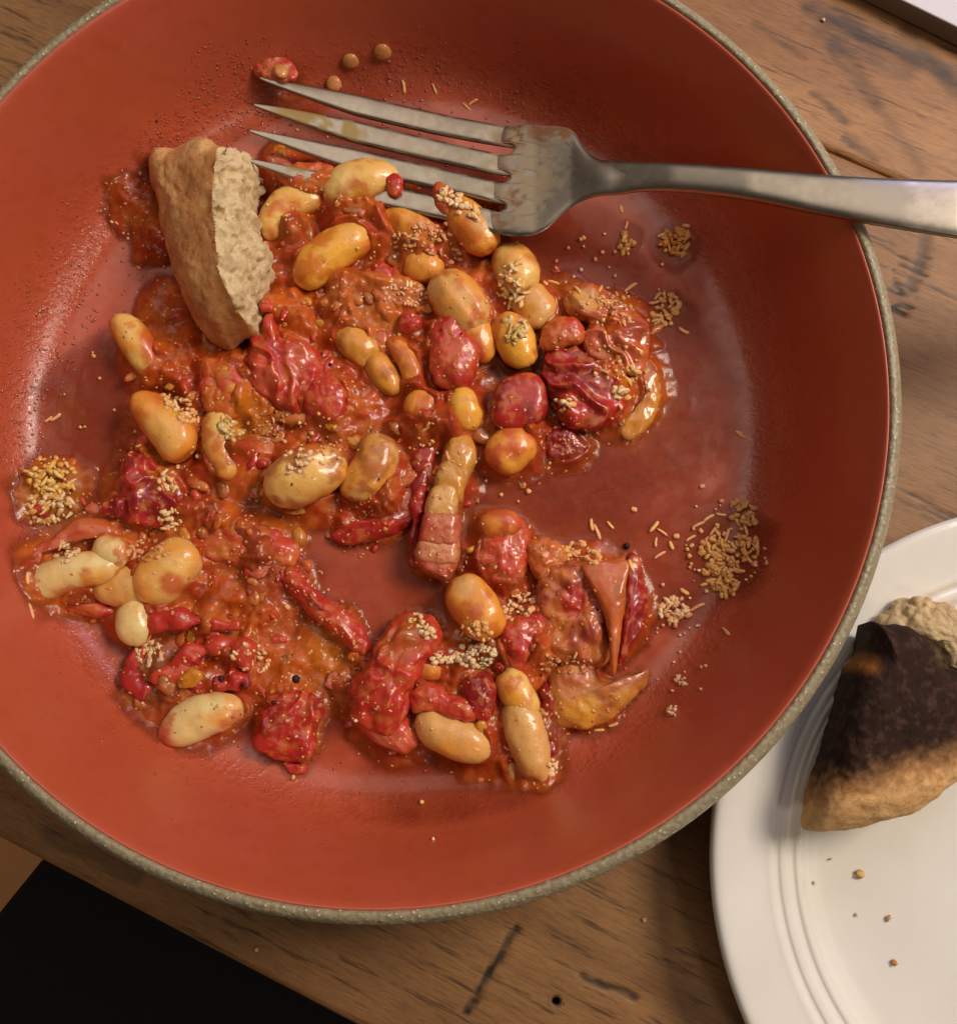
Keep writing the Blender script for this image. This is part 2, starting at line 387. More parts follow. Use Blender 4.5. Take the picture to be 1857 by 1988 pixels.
# ================================================================== PAN
def lathe(name, prof, mat, parent, c=(0, 0), n=256, flip=False, wob=0, sub=4):
    prof = np.array(prof, float)
    if sub: prof = catmull(prof, len(prof)*sub, False)
    t = np.linspace(0, 2*np.pi, n, endpoint=False)
    V = []
    for r, z in prof:
        r = max(r, .002); V.append(np.stack([c[0]+r*np.cos(t), c[1]+r*np.sin(t), z+0*t], 1))
    V = np.vstack(V)
    if wob: V[:, 2] += wob*noise(V, .25, 3)
    F = grid_faces(len(prof), n)
    if flip: F = [f[::-1] for f in F]
    return make(name, V, F, mat, parent, origin=(c[0], c[1], 0))
pan = empty('frying_pan', (0, 0, 0), 'round frying pan with terracotta coloured inside and speckled beige enamel rim', 'frying pan')
PC = [(0.001,.5),(3,.5),(6,.5),(8.2,.5),(8.9,.50),(9.4,.54),(9.75,.66),(10.05,.88),(10.3,1.2),(10.52,1.65),(10.75,2.3),(11.05,3.3),(11.33,4.1),(11.46,4.45),(11.54,4.60),(11.60,4.65),(11.64,4.62)]
lathe('cooking_surface', PC, M['coat'], pan)
lathe('enamel_shell', [(11.62,4.58),(11.635,4.66),(11.68,4.71),(11.76,4.71),(11.86,4.65),(11.96,4.50),(12.0,4.28),(11.96,4.0),(11.85,3.6),(11.45,2.2),(10.9,.9),(10.5,.4),(10.0,.1),(9.3,.0),(5,.0),(.001,.0)], M['enamel'], pan, flip=False)

# ================================================================== PLATE
PLC = (16.74, -11.40)
plate = empty('plate', (*PLC, 0), 'white glazed plate with grooved rim, partly under the pan', 'plate')
lathe('plate_body', [(0.001,.62),(3,.62),(5.6,.63),(6.1,.70),(6.42,.92),(6.56,1.18),(6.62,1.25),(6.70,1.27),(6.78,1.24),(6.86,1.28),(7.0,1.40),(7.12,1.44),(7.2,1.41),(7.27,1.43),(7.36,1.52),(7.45,1.56),(7.6,1.58),(8.0,1.68),(8.45,1.80),(8.72,1.85),(8.86,1.80),(8.92,1.66),(8.80,1.5),(8.2,1.25),(7.0,.75),(6.0,.28),(5.6,.05),(5.3,.05),(5.2,.25),(.001,.25)], M['glaze'], plate, PLC)


# ================================================================== FORK
def edge_pts(px, n): return resample([(x, y) for x, y in px], n, False)
def loft(name, up, lo, zf, th, mat, parent, n=60, m=20, sq=.75, col=None, off=0):
    """solid bar between two outlines; zf/th: (x px -> height / thickness) tables"""
    U, Lw = edge_pts(up, n), edge_pts(lo, n); V = []
    for i in range(n):
        xm = (U[i,0]+Lw[i,0])/2; z = np.interp(xm, *zip(*zf)); t = np.interp(xm, *zip(*th))
        a, b = P(*U[i], z), P(*Lw[i], z); c = (a+b)/2; h = (a-b)/2
        for k in range(m):
            q = 2*np.pi*k/m; cs_, sn = math.cos(q), math.sin(q)
            e = lambda v: math.copysign(abs(v)**sq, v)
            V.append(c + h*e(cs_) + np.array([0, 0, t/2*e(sn)+off]))
    V = np.array(V); F = grid_faces(n, m)
    V = np.vstack([V, V[:m].mean(0), V[-m:].mean(0)]); k = len(V)
    F += [(k-2, (j+1) % m, j) for j in range(m)] + [(k-1, (n-1)*m+j, (n-1)*m+(j+1) % m) for j in range(m)]
    if P is not None:
        N_ = normals(V, F)
        if (N_*(V-V.mean(0))).sum() < 0: F = [f[::-1] for f in F]
    return make(name, V, F, mat, parent, col(V) if col else None)
fork = empty('fork', P(1180, 345, 2.6), 'steel dinner fork with sauce stained head, lying across the pan and out over its rim', 'fork')
ZF = [(470,1.78),(560,1.52),(720,1.30),(850,1.40),(960,1.66),(1040,1.95),(1110,2.30),(1180,2.75),(1300,3.45),(1450,4.2),(1560,4.62),(1650,4.92),(1750,5.12),(1857,5.25),(2100,5.35),(2500,5.0)]
STEEL = np.array([.42, .37, .31])
def metal_col(spots=(), base=STEEL):
    def fn(V):
        c = np.ones((len(V), 4)); c[:, :3] = base
        for (x, y, z, r, colr, a, fr, th) in spots:
            p = P(x, y, z); d = np.linalg.norm(V[:, :2]-p[:2], axis=1)/(r/75)
            k = a*(1-sst(.6, 1.1, d + .5*fbm(V, fr, 3, 5)))
            k = k*sst(th, th+.12, fbm(V, fr*1.3, 3, 8)+.5)
            c[:, :3] = c[:, :3]*(1-k[:,None]) + k[:,None]*np.array(colr); c[:, 3] *= 1-.85*k
        return c
    return fn
OILY = lin(150, 125, 60); PALEMUSH = lin(160, 142, 112); BROWNOIL = lin(128, 82, 42)
TC = [[(500,150),(560,168),(640,190),(720,211),(850,241),(960,262),(1010,270)],
      [(488,202),(560,221),(640,243),(720,264),(850,294),(960,318),(1000,324)],
      [(480,252),(560,275),(640,298),(720,318),(850,347),(960,373),(995,380)],
      [(474,308),(560,333),(640,355),(720,375),(850,403),(950,428),(985,436)]]
for k, t in enumerate(TC):
    up, lo = [], []
    c_ = edge_pts(t, 30)
    for (x, y), d in zip(c_, np.gradient(c_, axis=0)):
        s_ = (x-t[0][0])/(960-t[0][0]); hw = 19.5*min(1, .06+1.9*s_**.8) if s_ < .45 else 19.5
        nrm = np.array([d[1], -d[0]])/np.hypot(*d)
        up.append((x+nrm[0]*hw, y+nrm[1]*hw)); lo.append((x-nrm[0]*hw, y-nrm[1]*hw))
    sp = [(t[1][0]+70, t[1][1]+15, 1.5, 110, OILY, .9, 2.5, .40)] if k in (1, 3) else []
    loft('tine', up, lo, ZF, [(470,.04),(560,.12),(720,.19),(940,.18),(980,.10),(1020,.02)], M['metal'], fork, 60, 20, .45, metal_col(sp+[(850, t[4][1], 1.4, 120, PALEMUSH, .35, 4, .5), (1000,300,1.9,75,PALEMUSH,.75,4.5,.38),(985,400,1.9,80,PALEMUSH,.8,4.5,.36),(985,270,1.9,34,BROWNOIL,.6,4,.25)]))
# head: one plate with three rounded slot ends, narrowing into the neck
TOP = [(955,246),(1010,242),(1045,243),(1090,246),(1112,254),(1126,275),(1145,298),(1172,311),(1215,314)]
BOT = [(918,444),(985,457),(1015,458),(1035,456),(1062,443),(1090,418),(1120,395),(1155,381),(1215,375)]
nw, ns = 61, 44; TE, BE = edge_pts(TOP, 200), edge_pts(BOT, 200)
V = []
for side in (1, -1):
    for i in range(nw):
        w = i/(nw-1); s0 = 0
        for wc in (.215, .475, .745):
            q = abs(w-wc)/.062
            if q < 1: s0 = .055*math.sqrt(1-q*q) + .115
        for j in range(ns):
            s_ = s0+(1-s0)*j/(ns-1); f_ = s_*199; i0 = min(int(f_), 198); u = f_-i0
            t_, b_ = TE[i0]*(1-u)+TE[i0+1]*u, BE[i0]*(1-u)+BE[i0+1]*u
            q = t_*(1-w)+b_*w; z = np.interp(q[0], *zip(*ZF)); edge = abs(2*w-1)
            z += .10*edge**2*(1-s_)*sst(.05, .4, s_) + .10*s_**2*(1-edge**2)
            z += side*.088*(1-edge**10)**.5*(1-.8*(1-sst(0, .13, s_)))*(1-.8*sst(.80, 1, s_))
            V.append(P(*q, z))
F = grid_faces(nw, ns, False); F = F + [tuple(k+nw*ns for k in f[::-1]) for f in F]
O = nw*ns
for j in range(ns-1): F += [(j+1, j, O+j, O+j+1), ((nw-1)*ns+j, (nw-1)*ns+j+1, O+(nw-1)*ns+j+1, O+(nw-1)*ns+j)]
for i in range(nw-1): F += [(i*ns, (i+1)*ns, O+(i+1)*ns, O+i*ns)]
V = np.array(V); N_ = normals(V, F)
if N_[nw//2*ns+ns//2, 2] < 0: F = [f[::-1] for f in F]
hs = [(1010,300,1.9,75,PALEMUSH,.75,4.5,.38),(1000,400,1.9,80,PALEMUSH,.8,4.5,.36),(1040,345,2,60,PALEMUSH,.6,5,.42),(1000,262,1.9,34,BROWNOIL,.95,4,.25),(1060,262,2,34,BROWNOIL,.9,4,.3),(1095,262,2.1,24,BROWNOIL,.9,4,.3),(1005,375,1.9,26,BROWNOIL,.9,3,.3),(985,330,1.8,26,BROWNOIL,.6,6,.45),(975,420,1.8,30,BROWNOIL,.7,6,.4)]
make('head', V, F, M['metal'], fork, metal_col(hs)(V))
loft('handle', [(1120,300),(1165,310),(1200,314),(1250,315),(1330,319),(1400,324),(1480,330),(1560,337),(1640,343),(1720,347),(1857,351),(2000,352),(2200,360),(2380,385),(2440,430)],
     [(1120,395),(1158,381),(1200,377),(1250,371),(1320,372),(1400,380),(1480,393),(1560,410),(1640,425),(1720,440),(1857,462),(2000,485),(2200,508),(2380,500),(2442,440)], ZF,
     [(1120,.02),(1150,.13),(1200,.22),(1300,.32),(1500,.34),(1700,.30),(1857,.26),(2400,.2)], M['metal'], fork, 110, 36, .62, metal_col())

# ================================================================== FOOD
FOODV, FOODF = [], []          # world copies for resting small things on top
FEET = []                      # footprints for the meniscus of the sauce
FEND, FKIND = [], []
def register(V, F, kind=''):
    b = sum(len(v) for v in FOODV); FOODV.append(V); FOODF.extend(tuple(i+b for i in f) for f in F); FEND.append(len(FOODF)); FKIND.append(kind)
def spots_col(V, C, spots):
    for (x, y, r, c, *a) in spots:
        p = P(x, y, 1.0); d = np.linalg.norm(V[:, :2]-p[:2], axis=1)/(r/74)
        k = (a[0] if a else 1)*(1-sst(.55, 1.15, d+.35*fbm(V, 3.5, 3, int(x) % 97)))[:, None]
        C = C*(1-k) + np.array(c)*k
    return C
CREAM = lin(238,190,104); PALE = lin(236,210,142); TANB = lin(224,170,98); ORB = lin(234,156,56); GOLD = lin(242,178,62); TRANS = lin(214,146,60)
SAUCE_R = lin(178,66,22); SAUCE_O = lin(204,102,30); SAUCE_D = lin(142,48,16); MUSH = lin(208,120,56); OILC = lin(206,130,28)
RED = lin(190,46,36); DEEP = lin(148,28,28); CRIM = lin(204,72,46); PINK = lin(208,106,76); ORG = lin(200,98,44); AMBER = lin(176,98,42); PURP = lin(130,34,44)

def bean(px, py, ang, Lpx, Wpx, z, tone, label, bend=0., taper=0., stain=.35, spots=(), scol=SAUCE_O, flat=.82, tilt=0., split=False, group='white beans in the pan'):
    sd = int(px*7+py); z -= .13; c = P(px, py, z); k = (CAM[2]-z)/FOC
    L, Wd = Lpx*k*1.0, Wpx*k; n, m = 44, 30; V = []
    tt = .5-.5*np.cos(np.linspace(0, np.pi, n)); a = math.radians(-ang)
    ax = np.array([math.cos(a), math.sin(a)]); ay = np.array([-ax[1], ax[0]])
    for t in tt:
        s = 2*t-1; r = max(1e-3, (1-abs(s)**2.5))**.5*(1+taper*s)*Wd/2
        xx = s*L/2; yy = bend*L*(s*s-.4)
        for j in range(m):
            q = 2*np.pi*j/m
            lat = r*math.cos(q)
            h = r*math.sin(q)*flat
            if bend and math.cos(q)*bend > 0: lat *= 1-.12*(1-s*s)
            V.append([*(c[:2]+ax*(xx-2*bend*s*lat*.5)+ay*(yy+lat)), z+h+tilt*s])
    V = np.array(V); F = grid_faces(n, m); N_ = normals(V, F)
    if (N_*(V-V.mean(0))).sum() < 0: F = [f[::-1] for f in F]; N_ = -N_
    V = V + N_*(.10*fbm(V, .9, 3, sd)+.022*fbm(V, 4.5, 3, sd+3))[:, None]
    r3 = random.Random(sd)
    for _ in range(3):
        j = r3.randrange(len(V)); dd_ = np.linalg.norm(V-V[j], axis=1); V = V - N_*(r3.uniform(.03, .10)*np.exp(-(dd_/r3.uniform(.18, .38))**2))[:, None]
    rg = 1-np.abs(fbm(V, 2.6, 3, sd+50))*4; V = V - N_*(.022*np.clip(rg, 0, 1)**3*sst(-.1, .3, fbm(V, 1.2, 2, sd+51)))[:, None]
    if split:      # the seam of the skin runs lengthwise
        lat = (V[:, :2]-c[:2])@ay - bend*0; V[:, 2] -= .09*np.exp(-((lat-.05-.05*fbm(V, 1.5, 2, 3))/.045)**2)*(N_[:, 2] > 0)
    C = np.tile(tone, (len(V), 1))
    k1 = (sst(.05, .5, fbm(V, 1.3, 3, sd+9)+stain-.15)*.75)[:, None]; C = C*(1-k1)+ORB*k1
    lowz = z-.20+.55*fbm(V, 1.8, 4, sd+5)
    k2 = (1-sst(0, .38, V[:, 2]-lowz))[:, None]*.9; C = C*(1-k2)+np.array(scol)*k2
    k3 = (sst(.12, .34, fbm(V, 2.2, 4, sd+21)+stain*.35-.04))[:, None]*.75; C = C*(1-k3)+np.array(scol)*k3
    C = spots_col(V, C, spots)
    o = make('bean', V, F, M['bean'], None, C, origin=(c[0], c[1], V[:, 2].min()))
    tag(o, label, 'bean', group); register(V, F, 'bean')
    sel = np.abs(V[:, 2]-(z-.1)) < .12; FEET.extend(V[sel][::2, :2].tolist())
    return o

def blob_mesh(outline, z0, h, sd=0, n=96, K=24, p=2.6, q=.5, low=.10, hi=.035, folds=None, tiltxy=(0, 0), zfun=None, under=.15, ctr=None, zp=None):
    zp = z0+h*.35 if zp is None else zp
    ol = resample(outline, n); w = np.array([P(x, y, zp)[:2] for x, y in ol])
    c = w.mean(0) if ctr is None else P(*ctr, zp)[:2]; rings = []
    ss = np.sin(np.linspace(0, np.pi/2, K))
    for s in ss[1:]:
        xy = c+(w-c)*s; z = z0+h*max(0, 1-s**p)**q
        rings.append(np.c_[xy, np.full(n, z)])
    for s, dz in ((.97, -.4), (.88, -.8), (.6, -1.)):
        rings.append(np.c_[c+(w-c)*s, np.full(n, z0+dz*under)])
    V = np.vstack([[[*c, z0+h]]]+rings+[[[*c, z0-under]]])
    nr = len(rings)
    F = [(0, 1+(j+1) % n, 1+j) for j in range(n)]
    F += [tuple(i+1 for i in f) for f in grid_faces(nr, n)]
    k = len(V)-1; b = 1+(nr-1)*n; F += [(k, b+j, b+(j+1) % n) for j in range(n)]
    V[:, 2] += (V[:, 0]-c[0])*tiltxy[0] + (V[:, 1]-c[1])*tiltxy[1]
    if zfun is not None: V[:, 2] += zfun(V)*(V[:, 2] > z0-.01)
    N_ = normals(V, F)
    if N_[0, 2] < 0: F = [f[::-1] for f in F]; N_ = -N_
    D = 1.5*low*fbm(V, 1.5, 3, sd)+1.1*hi*fbm(V, 4.5, 3, sd+3)
    if folds:
        ang, fr, amp = folds; a = math.radians(-ang); ac = np.array([-math.sin(a), math.cos(a)])
        u = V[:, :2]@ac; ph = u*fr + 1.6*fbm(V, .9, 2, sd+6)
        D = D + amp*(1-2*np.abs(np.sin(ph*np.pi)))*.5*np.clip((V[:, 2]-z0)/max(h, .05)*2, 0, 1)
    return V+N_*D[:, None], F
def chunk(name, outline, z0, h, c0, c1, label, cat, mat='tomato', spots=(), sd=None, group=None, nf=1.8, dark=True, **kw):
    sd = sd or int(outline[0][0]*3+outline[0][1]); z0 -= .07; h *= .82; V, F = blob_mesh(outline, z0, h, sd, **kw)
    k = sst(-.25, .3, fbm(V, nf, 4, sd+30))[:, None]; C = np.array(c0)*(1-k)+np.array(c1)*k
    k = (.55*sst(.12, .3, fbm(V, 6, 3, sd+40)))[:, None]; C = C*(1-k)+MUSH*k
    C = spots_col(V, C, spots)
    o = make(name, V, F, M[mat], None, C, origin=(V[:, 0].mean(), V[:, 1].mean(), V[:, 2].min()))
    tag(o, label, cat, group); register(V, F)
    sel = np.abs(V[:, 2]-z0) < .1; FEET.extend(V[sel][::3, :2].tolist())
    return o
BN = dict(CREAM=CREAM)
bean(700,358,-16,168,96,1.35,CREAM,'tan bean with a small red tomato scrap on its right end, below the fork tines',bend=-.04,stain=.2,spots=[(662,372,30,PALE,.5)])
bean(563,410,-36,150,84,1.15,CREAM,'bent cream bean touching the right side of the bread',bend=-.16,stain=.2)
bean(645,497,-38,190,98,1.25,GOLD,'large golden bean below the bean with the red scrap, right of the bread',bend=-.05,stain=.45,spots=[(690,455,34,CREAM,.6)])
bean(800,438,36,150,82,1.15,ORB,'orange coated bean half sunk in cheesy sauce below the lowest fork tine',stain=.5,bend=.03)
bean(915,438,52,150,84,1.45,ORB,'orange bean touching the left side of the fork head with cheese on its upper end',stain=.4,spots=[(860,385,34,CRIM,.8),(940,455,26,TANB,.8)])
bean(1000,520,66,118,92,1.25,CREAM,'bean under cheese shreds directly below the fork head',stain=.35,scol=AMBER)
bean(1035,590,58,110,84,1.05,TRANS,'flattened translucent bean skin below the cheese covered bean under the fork head',stain=.3,scol=TANB,flat=.6)
bean(818,516,10,92,72,.98,TRANS,'small round bean sunk in sauce right of the large golden bean',stain=.6,scol=MUSH)
bean(890,585,55,150,104,1.35,TANB,'plump tan bean with a split skin above the glossy red tomato flap',stain=.2,split=True)
bean(925,650,68,120,70,1.15,ORB,'bean lying behind the glossy red tomato flap, its right edge showing',stain=.3,spots=[(920,690,28,CRIM,.9)])
bean(1000,660,60,130,84,1.2,GOLD,'yellow orange bean smeared with cheese, left of the dark wrinkled tomato',stain=.5,scol=ORG)
bean(700,672,42,120,74,1.05,TRANS,'translucent orange bean in the middle of the sauce, left of a peeled skin',stain=.4,scol=AMBER)
bean(742,724,58,110,62,.98,TRANS,'second translucent bean, end to end with the one above it in mid sauce',stain=.4,scol=AMBER)
bean(787,706,62,128,50,1.12,ORB,'narrow curled orange bean skin in the middle of the sauce',stain=.5,bend=-.12,scol=ORG)
bean(262,668,56,150,80,1.15,CREAM,'cream bean with a red coated right side, below the bread at the left',bend=-.05,stain=.1,spots=[(312,648,44,SAUCE_O,.95),(305,690,30,CRIM,.8)])
bean(316,826,50,172,98,1.4,ORB,'large orange bean crowned with grated cheese, left of centre',stain=.3,bend=-.05,taper=.12,spots=[(330,850,44,CREAM,.7)])
bean(430,862,76,150,72,1.2,CREAM,'bean with a split orange edge beside the cheese crowned bean',stain=.25,scol=ORG,spots=[(462,890,20,ORG,.9)])
bean(592,924,-26,172,112,1.45,CREAM,'biggest bean, with torn skin and bits of cheese, in the centre left',split=True,stain=.2,scol=AMBER,flat=.85,spots=[(610,862,44,SAUCE_O,.9),(560,880,22,SAUCE_O,.7)])
bean(590,985,-15,90,34,1.05,TRANS,'loose flap of bean skin under the biggest bean',stain=.3,flat=.5)
bean(718,906,-62,152,94,1.2,TANB,'curved bean right of the biggest bean',stain=.45,bend=.10,scol=AMBER)
bean(902,792,80,92,66,1.2,GOLD,'small egg shaped bean between two red tomato pieces, right of centre',stain=.3)
bean(992,872,-30,104,88,1.15,ORB,'round golden bean half under the smooth dark red tomato',stain=.4,scol=CRIM)
bean(138,1118,-16,190,82,1.3,PALE,'pale whitish bean at the far left edge of the food',stain=0,scol=ORG,bend=-.04,spots=[(200,1130,30,GOLD,.5)])
bean(215,1070,20,80,62,1.35,PALE,'small pale bean half behind the whitish bean at the far left',stain=0)
bean(325,1110,-50,150,104,1.15,CREAM,'broad pale bean right of the whitish bean at the far left',stain=.1,scol=TANB,spots=[(345,1135,24,ORG,.9)])
bean(248,1138,-5,150,92,1.05,TANB,'mashed translucent bean between the pale beans at the left',stain=.1,scol=TANB,flat=.6)
bean(263,1208,80,90,72,1.12,PALE,'round end of a pale bean poking out below the mashed bean',stain=.05,scol=TANB)
bean(390,1400,-20,182,88,1.15,PALE,'glossy cream bean alone at the lower left edge of the sauce',bend=-.06,stain=0,scol=ORG,spots=[(315,1432,34,CRIM,.85),(355,1340,20,ORG,.9)])
bean(884,1426,22,168,90,1.15,TANB,'smooth tan bean at the bottom between two red tomato pieces',bend=.03,stain=-.1,scol=TANB)
bean(1026,1444,74,184,74,1.25,TANB,'long tapering tan bean, lowest one in the pan',bend=0,taper=-.22,stain=-.1,scol=TANB)
bean(998,1496,70,66,46,.98,TANB,'small broken bean piece under the long tapering bean',stain=.1,scol=PINK)
bean(1005,1346,50,110,72,1.15,CREAM,'yellowish bean above the long tapering bean',stain=.35,spots=[(1000,1360,22,GOLD,.8)])
bean(922,1180,58,150,92,1.35,ORB,'orange bean with a ruff of cheese on its lower end, below the pork strip',stain=.3,spots=[(905,1140,26,TANB,.8),(922,1196,18,ORG,.9)])
bean(644,605,-70,48,36,.92,MUSH,'small seed like bean sunk in the sauce below the large golden bean',stain=.4,scol=MUSH)
bean(820,788,10,74,76,1.1,ORG,'orange lump of mashed bean in the centre beside a white shred',stain=.5,scol=SAUCE_O)
bean(446,742,70,84,64,1.28,ORG,'orange lump among the pink tomato below the bread',stain=.5,scol=CRIM)
bean(970,1020,-10,84,64,1.15,ORG,'orange topped lump right of the pork strip',stain=.5,scol=CRIM)
bean(578,1040,60,50,38,.78,lin(206,132,50),'tiny olive coloured lump under the biggest bean',stain=.1,scol=AMBER)
bean(830,1295,5,70,60,1.05,ORG,'small orange lump below the white cheese crumbs at the bottom',stain=.5,scol=SAUCE_O)

def tom(outline, z0, h, c0, c1, label, **kw):
    kw.setdefault('group', 'pieces of cooked tomato'); return chunk('tomato_piece', outline, z0, h, c0, c1, label, 'tomato', **kw)
tom([(838,625),(862,598),(885,600),(900,640),(925,660),(930,700),(905,745),(870,752),(838,735),(828,690)],1.25,.52,RED,CRIM,'glossy red tomato flap lying over the split bean',spots=[(900,700,34,ORG,.6)],low=.08)
tom([(505,640),(512,600),(522,592),(536,612),(545,640),(590,660),(628,720),(610,780),(560,800),(500,775),(470,730),(455,695),(480,665)],1.05,.62,RED,CRIM,'pink red tomato piece with a pointed tip touching the bottom of the bread',folds=(60,1.3,.14),spots=[(575,700,30,PINK,.7),(520,740,26,PINK,.5)],low=.14,hi=.06)
tom([(595,745),(640,728),(672,745),(676,780),(655,812),(618,820),(590,795)],1.05,.5,CRIM,RED,'rounded red tomato lobe, right end of the pink tomato heap',low=.1)
tom([(385,700),(430,690),(475,710),(480,760),(455,810),(410,815),(385,770)],1.12,.45,CRIM,SAUCE_O,'red orange tomato lobe, left end of the pink tomato heap',low=.12,hi=.06)
tom([(958,755),(985,728),(1030,722),(1058,745),(1062,800),(1035,828),(985,832),(955,815)],1.25,.45,DEEP,RED,'smooth dark red tomato square over the round golden bean',low=.03,hi=.01,p=5,spots=[(972,795,9,ORG,1)])
tom([(1060,660),(1110,672),(1160,700),(1200,730),(1215,780),(1190,820),(1140,832),(1095,822),(1075,780),(1052,730)],1.05,.62,DEEP,RED,'wrinkled deep red tomato in the right hand heap',folds=(42,1.1,.2),low=.1,hi=.03)
tom([(1052,640),(1078,620),(1110,615),(1130,632),(1128,662),(1090,676),(1055,672)],1.3,.4,CRIM,ORG,'red orange tomato block above the wrinkled deep red tomato',low=.06)
chunk('onion_piece',[(1095,575),(1130,548),(1175,555),(1215,585),(1252,620),(1262,680),(1238,720),(1195,705),(1150,690),(1130,655),(1140,625),(1105,608)],1.15,.45,PINK,SAUCE_O,'translucent pinkish onion layers dusted with cheese in the right hand heap','onion',mat='onion',folds=(38,1.0,.16),low=.08,spots=[(1135,592,32,TANB,.9),(1190,690,30,AMBER,.8),(1235,650,30,PURP,.5)])
chunk('onion_piece',[(1232,690),(1255,690),(1278,730),(1278,790),(1255,830),(1225,852),(1205,842),(1212,815),(1240,790),(1250,750)],.75,.3,AMBER,TRANS,'thin brown onion skin curling down the right side of the heap','onion',mat='onion',low=.05,spots=[(1250,740,30,PINK,.5)],ctr=(1255,765))
tom([(1060,845),(1095,832),(1130,842),(1142,868),(1120,893),(1075,893),(1058,872)],.7,.4,lin(150,50,36),DEEP,'dull red tomato cube alone below the right hand heap',low=.1,hi=.07)
tom([(232,895),(262,868),(290,890),(332,912),(352,945),(348,990),(318,1020),(262,1018),(205,1005),(188,985),(215,955)],1.08,.55,DEEP,RED,'dark red folded tomato left of the biggest bean',folds=(78,1.2,.2),low=.14,spots=[(325,935,24,ORG,.9)])
tom([(20,1110),(45,1075),(95,1040),(150,1012),(205,1008),(225,1032),(180,1045),(130,1062),(80,1085),(55,1120),(70,1165),(60,1188),(30,1165)],.95,.5,RED,PINK,'thin red tomato strip curling round the whitish bean at the far left',low=.08,ctr=(90,1075),spots=[(190,1030,26,ORG,.8),(215,1015,14,ORG,1)])
tom([(60,1160),(100,1150),(160,1175),(205,1170),(230,1192),(180,1200),(110,1190),(60,1195),(35,1175)],.8,.4,RED,ORG,'red tomato scrap under the whitish bean at the far left',low=.08)
tom([(550,1100),(575,1105),(600,1140),(650,1165),(690,1200),(715,1245),(715,1275),(690,1268),(655,1240),(610,1200),(570,1160),(545,1130)],.82,.5,RED,CRIM,'sausage shaped red tomato strip lying diagonally across the bare middle of the pan',low=.08,folds=(40,1.1,.06))
tom([(800,930),(822,945),(820,990),(790,1020),(735,1045),(680,1058),(640,1045),(655,1025),(720,1005),(770,975)],.75,.42,RED,DEEP,'curved dark red tomato strip left of the pork strip',low=.08,ctr=(755,1005))
tom([(390,1020),(450,1005),(520,1015),(565,1040),(580,1080),(540,1108),(470,1100),(400,1090),(375,1055)],.80,.36,CRIM,MUSH,'soft pink tomato mash below the biggest bean',low=.14,hi=.08)
tom([(735,1235),(765,1195),(800,1185),(845,1212),(852,1250),(825,1290),(800,1335),(795,1390),(770,1430),(720,1425),(680,1395),(678,1345),(705,1290)],1.05,.75,RED,CRIM,'large red tomato chunk with an orange cut face at the bottom',spots=[(775,1250,42,ORG,.85),(800,1225,30,AMBER,.8)],low=.16,folds=(-60,.8,.12))
tom([(690,1375),(730,1365),(775,1380),(800,1410),(812,1445),(785,1466),(745,1452),(700,1425)],.95,.5,CRIM,PINK,'lower tomato lobe with a pointed tip left of the smooth tan bean',low=.1,spots=[(740,1375,24,ORG,.8)])
tom([(795,1345),(840,1330),(880,1345),(920,1365),(925,1392),(880,1400),(835,1388),(800,1380)],1.2,.4,CRIM,RED,'pink red tomato ridge lying over the smooth tan bean',low=.1,hi=.05)
tom([(905,1315),(940,1305),(962,1325),(965,1370),(948,1400),(915,1390),(898,1355)],1.25,.42,DEEP,RED,'square of dark red tomato skin under the white cheese crumbs',low=.05,folds=(80,2.2,.03))
tom([(975,1225),(1010,1195),(1050,1190),(1060,1235),(1035,1275),(1010,1300),(985,1280),(965,1255)],1.0,.45,CRIM,RED,'small red tomato piece between the cheese crumbs and the lower right heap',low=.12,hi=.05)
tom([(1052,1105),(1100,1082),(1155,1088),(1200,1095),(1205,1160),(1195,1240),(1180,1290),(1120,1300),(1060,1270),(1045,1210),(1042,1150)],.95,.55,lin(160,56,44),MUSH,'large soft tomato mass in the lower right heap',low=.16,hi=.08,spots=[(1110,1170,30,RED,.8),(1090,1280,34,AMBER,.6)])
chunk('tomato_piece',[(1130,1095),(1175,1085),(1222,1090),(1215,1150),(1208,1220),(1196,1300),(1188,1305),(1180,1240),(1165,1180),(1140,1130)],1.45,.28,AMBER,ORG,'orange wedge of tomato flesh tapering to a point in the lower right heap','tomato',group='pieces of cooked tomato',low=.05,hi=.02)
tom([(1215,1082),(1240,1082),(1244,1120),(1256,1165),(1250,1215),(1228,1262),(1200,1295),(1200,1240),(1210,1160)],1.15,.45,DEEP,lin(165,26,36),'dark red tomato skin facing right on the edge of the lower right heap',low=.06,folds=(-80,2.4,.05),spots=[(1232,1092,14,PINK,.8)])
tom([(940,1030),(975,1000),(1015,1010),(1030,1050),(1020,1110),(985,1140),(945,1130),(925,1085)],.85,.5,CRIM,PINK,'red tomato piece with an orange top right of the pork strip',low=.12,spots=[(975,1015,34,ORG,.8)],hi=.06)
tom([(1030,1050),(1065,1042),(1100,1060),(1110,1100),(1080,1125),(1040,1115),(1022,1085)],.95,.42,ORG,MUSH,'orange brown tomato mash between two red pieces, right of the pork strip',low=.14,hi=.08)
tom([(500,1400),(520,1355),(560,1338),(605,1345),(632,1370),(612,1420),(605,1465),(560,1480),(515,1465),(490,1435)],.82,.6,lin(158,40,34),RED,'grooved dark red tomato cube standing alone at the bottom left of centre',low=.07,hi=.05,folds=(100,1.3,.16),p=4)
tom([(545,1478),(575,1476),(598,1488),(590,1504),(560,1505)],.62,.25,RED,PINK,'tiny red tomato scrap under the grooved tomato cube',low=.04,n=48,K=12)
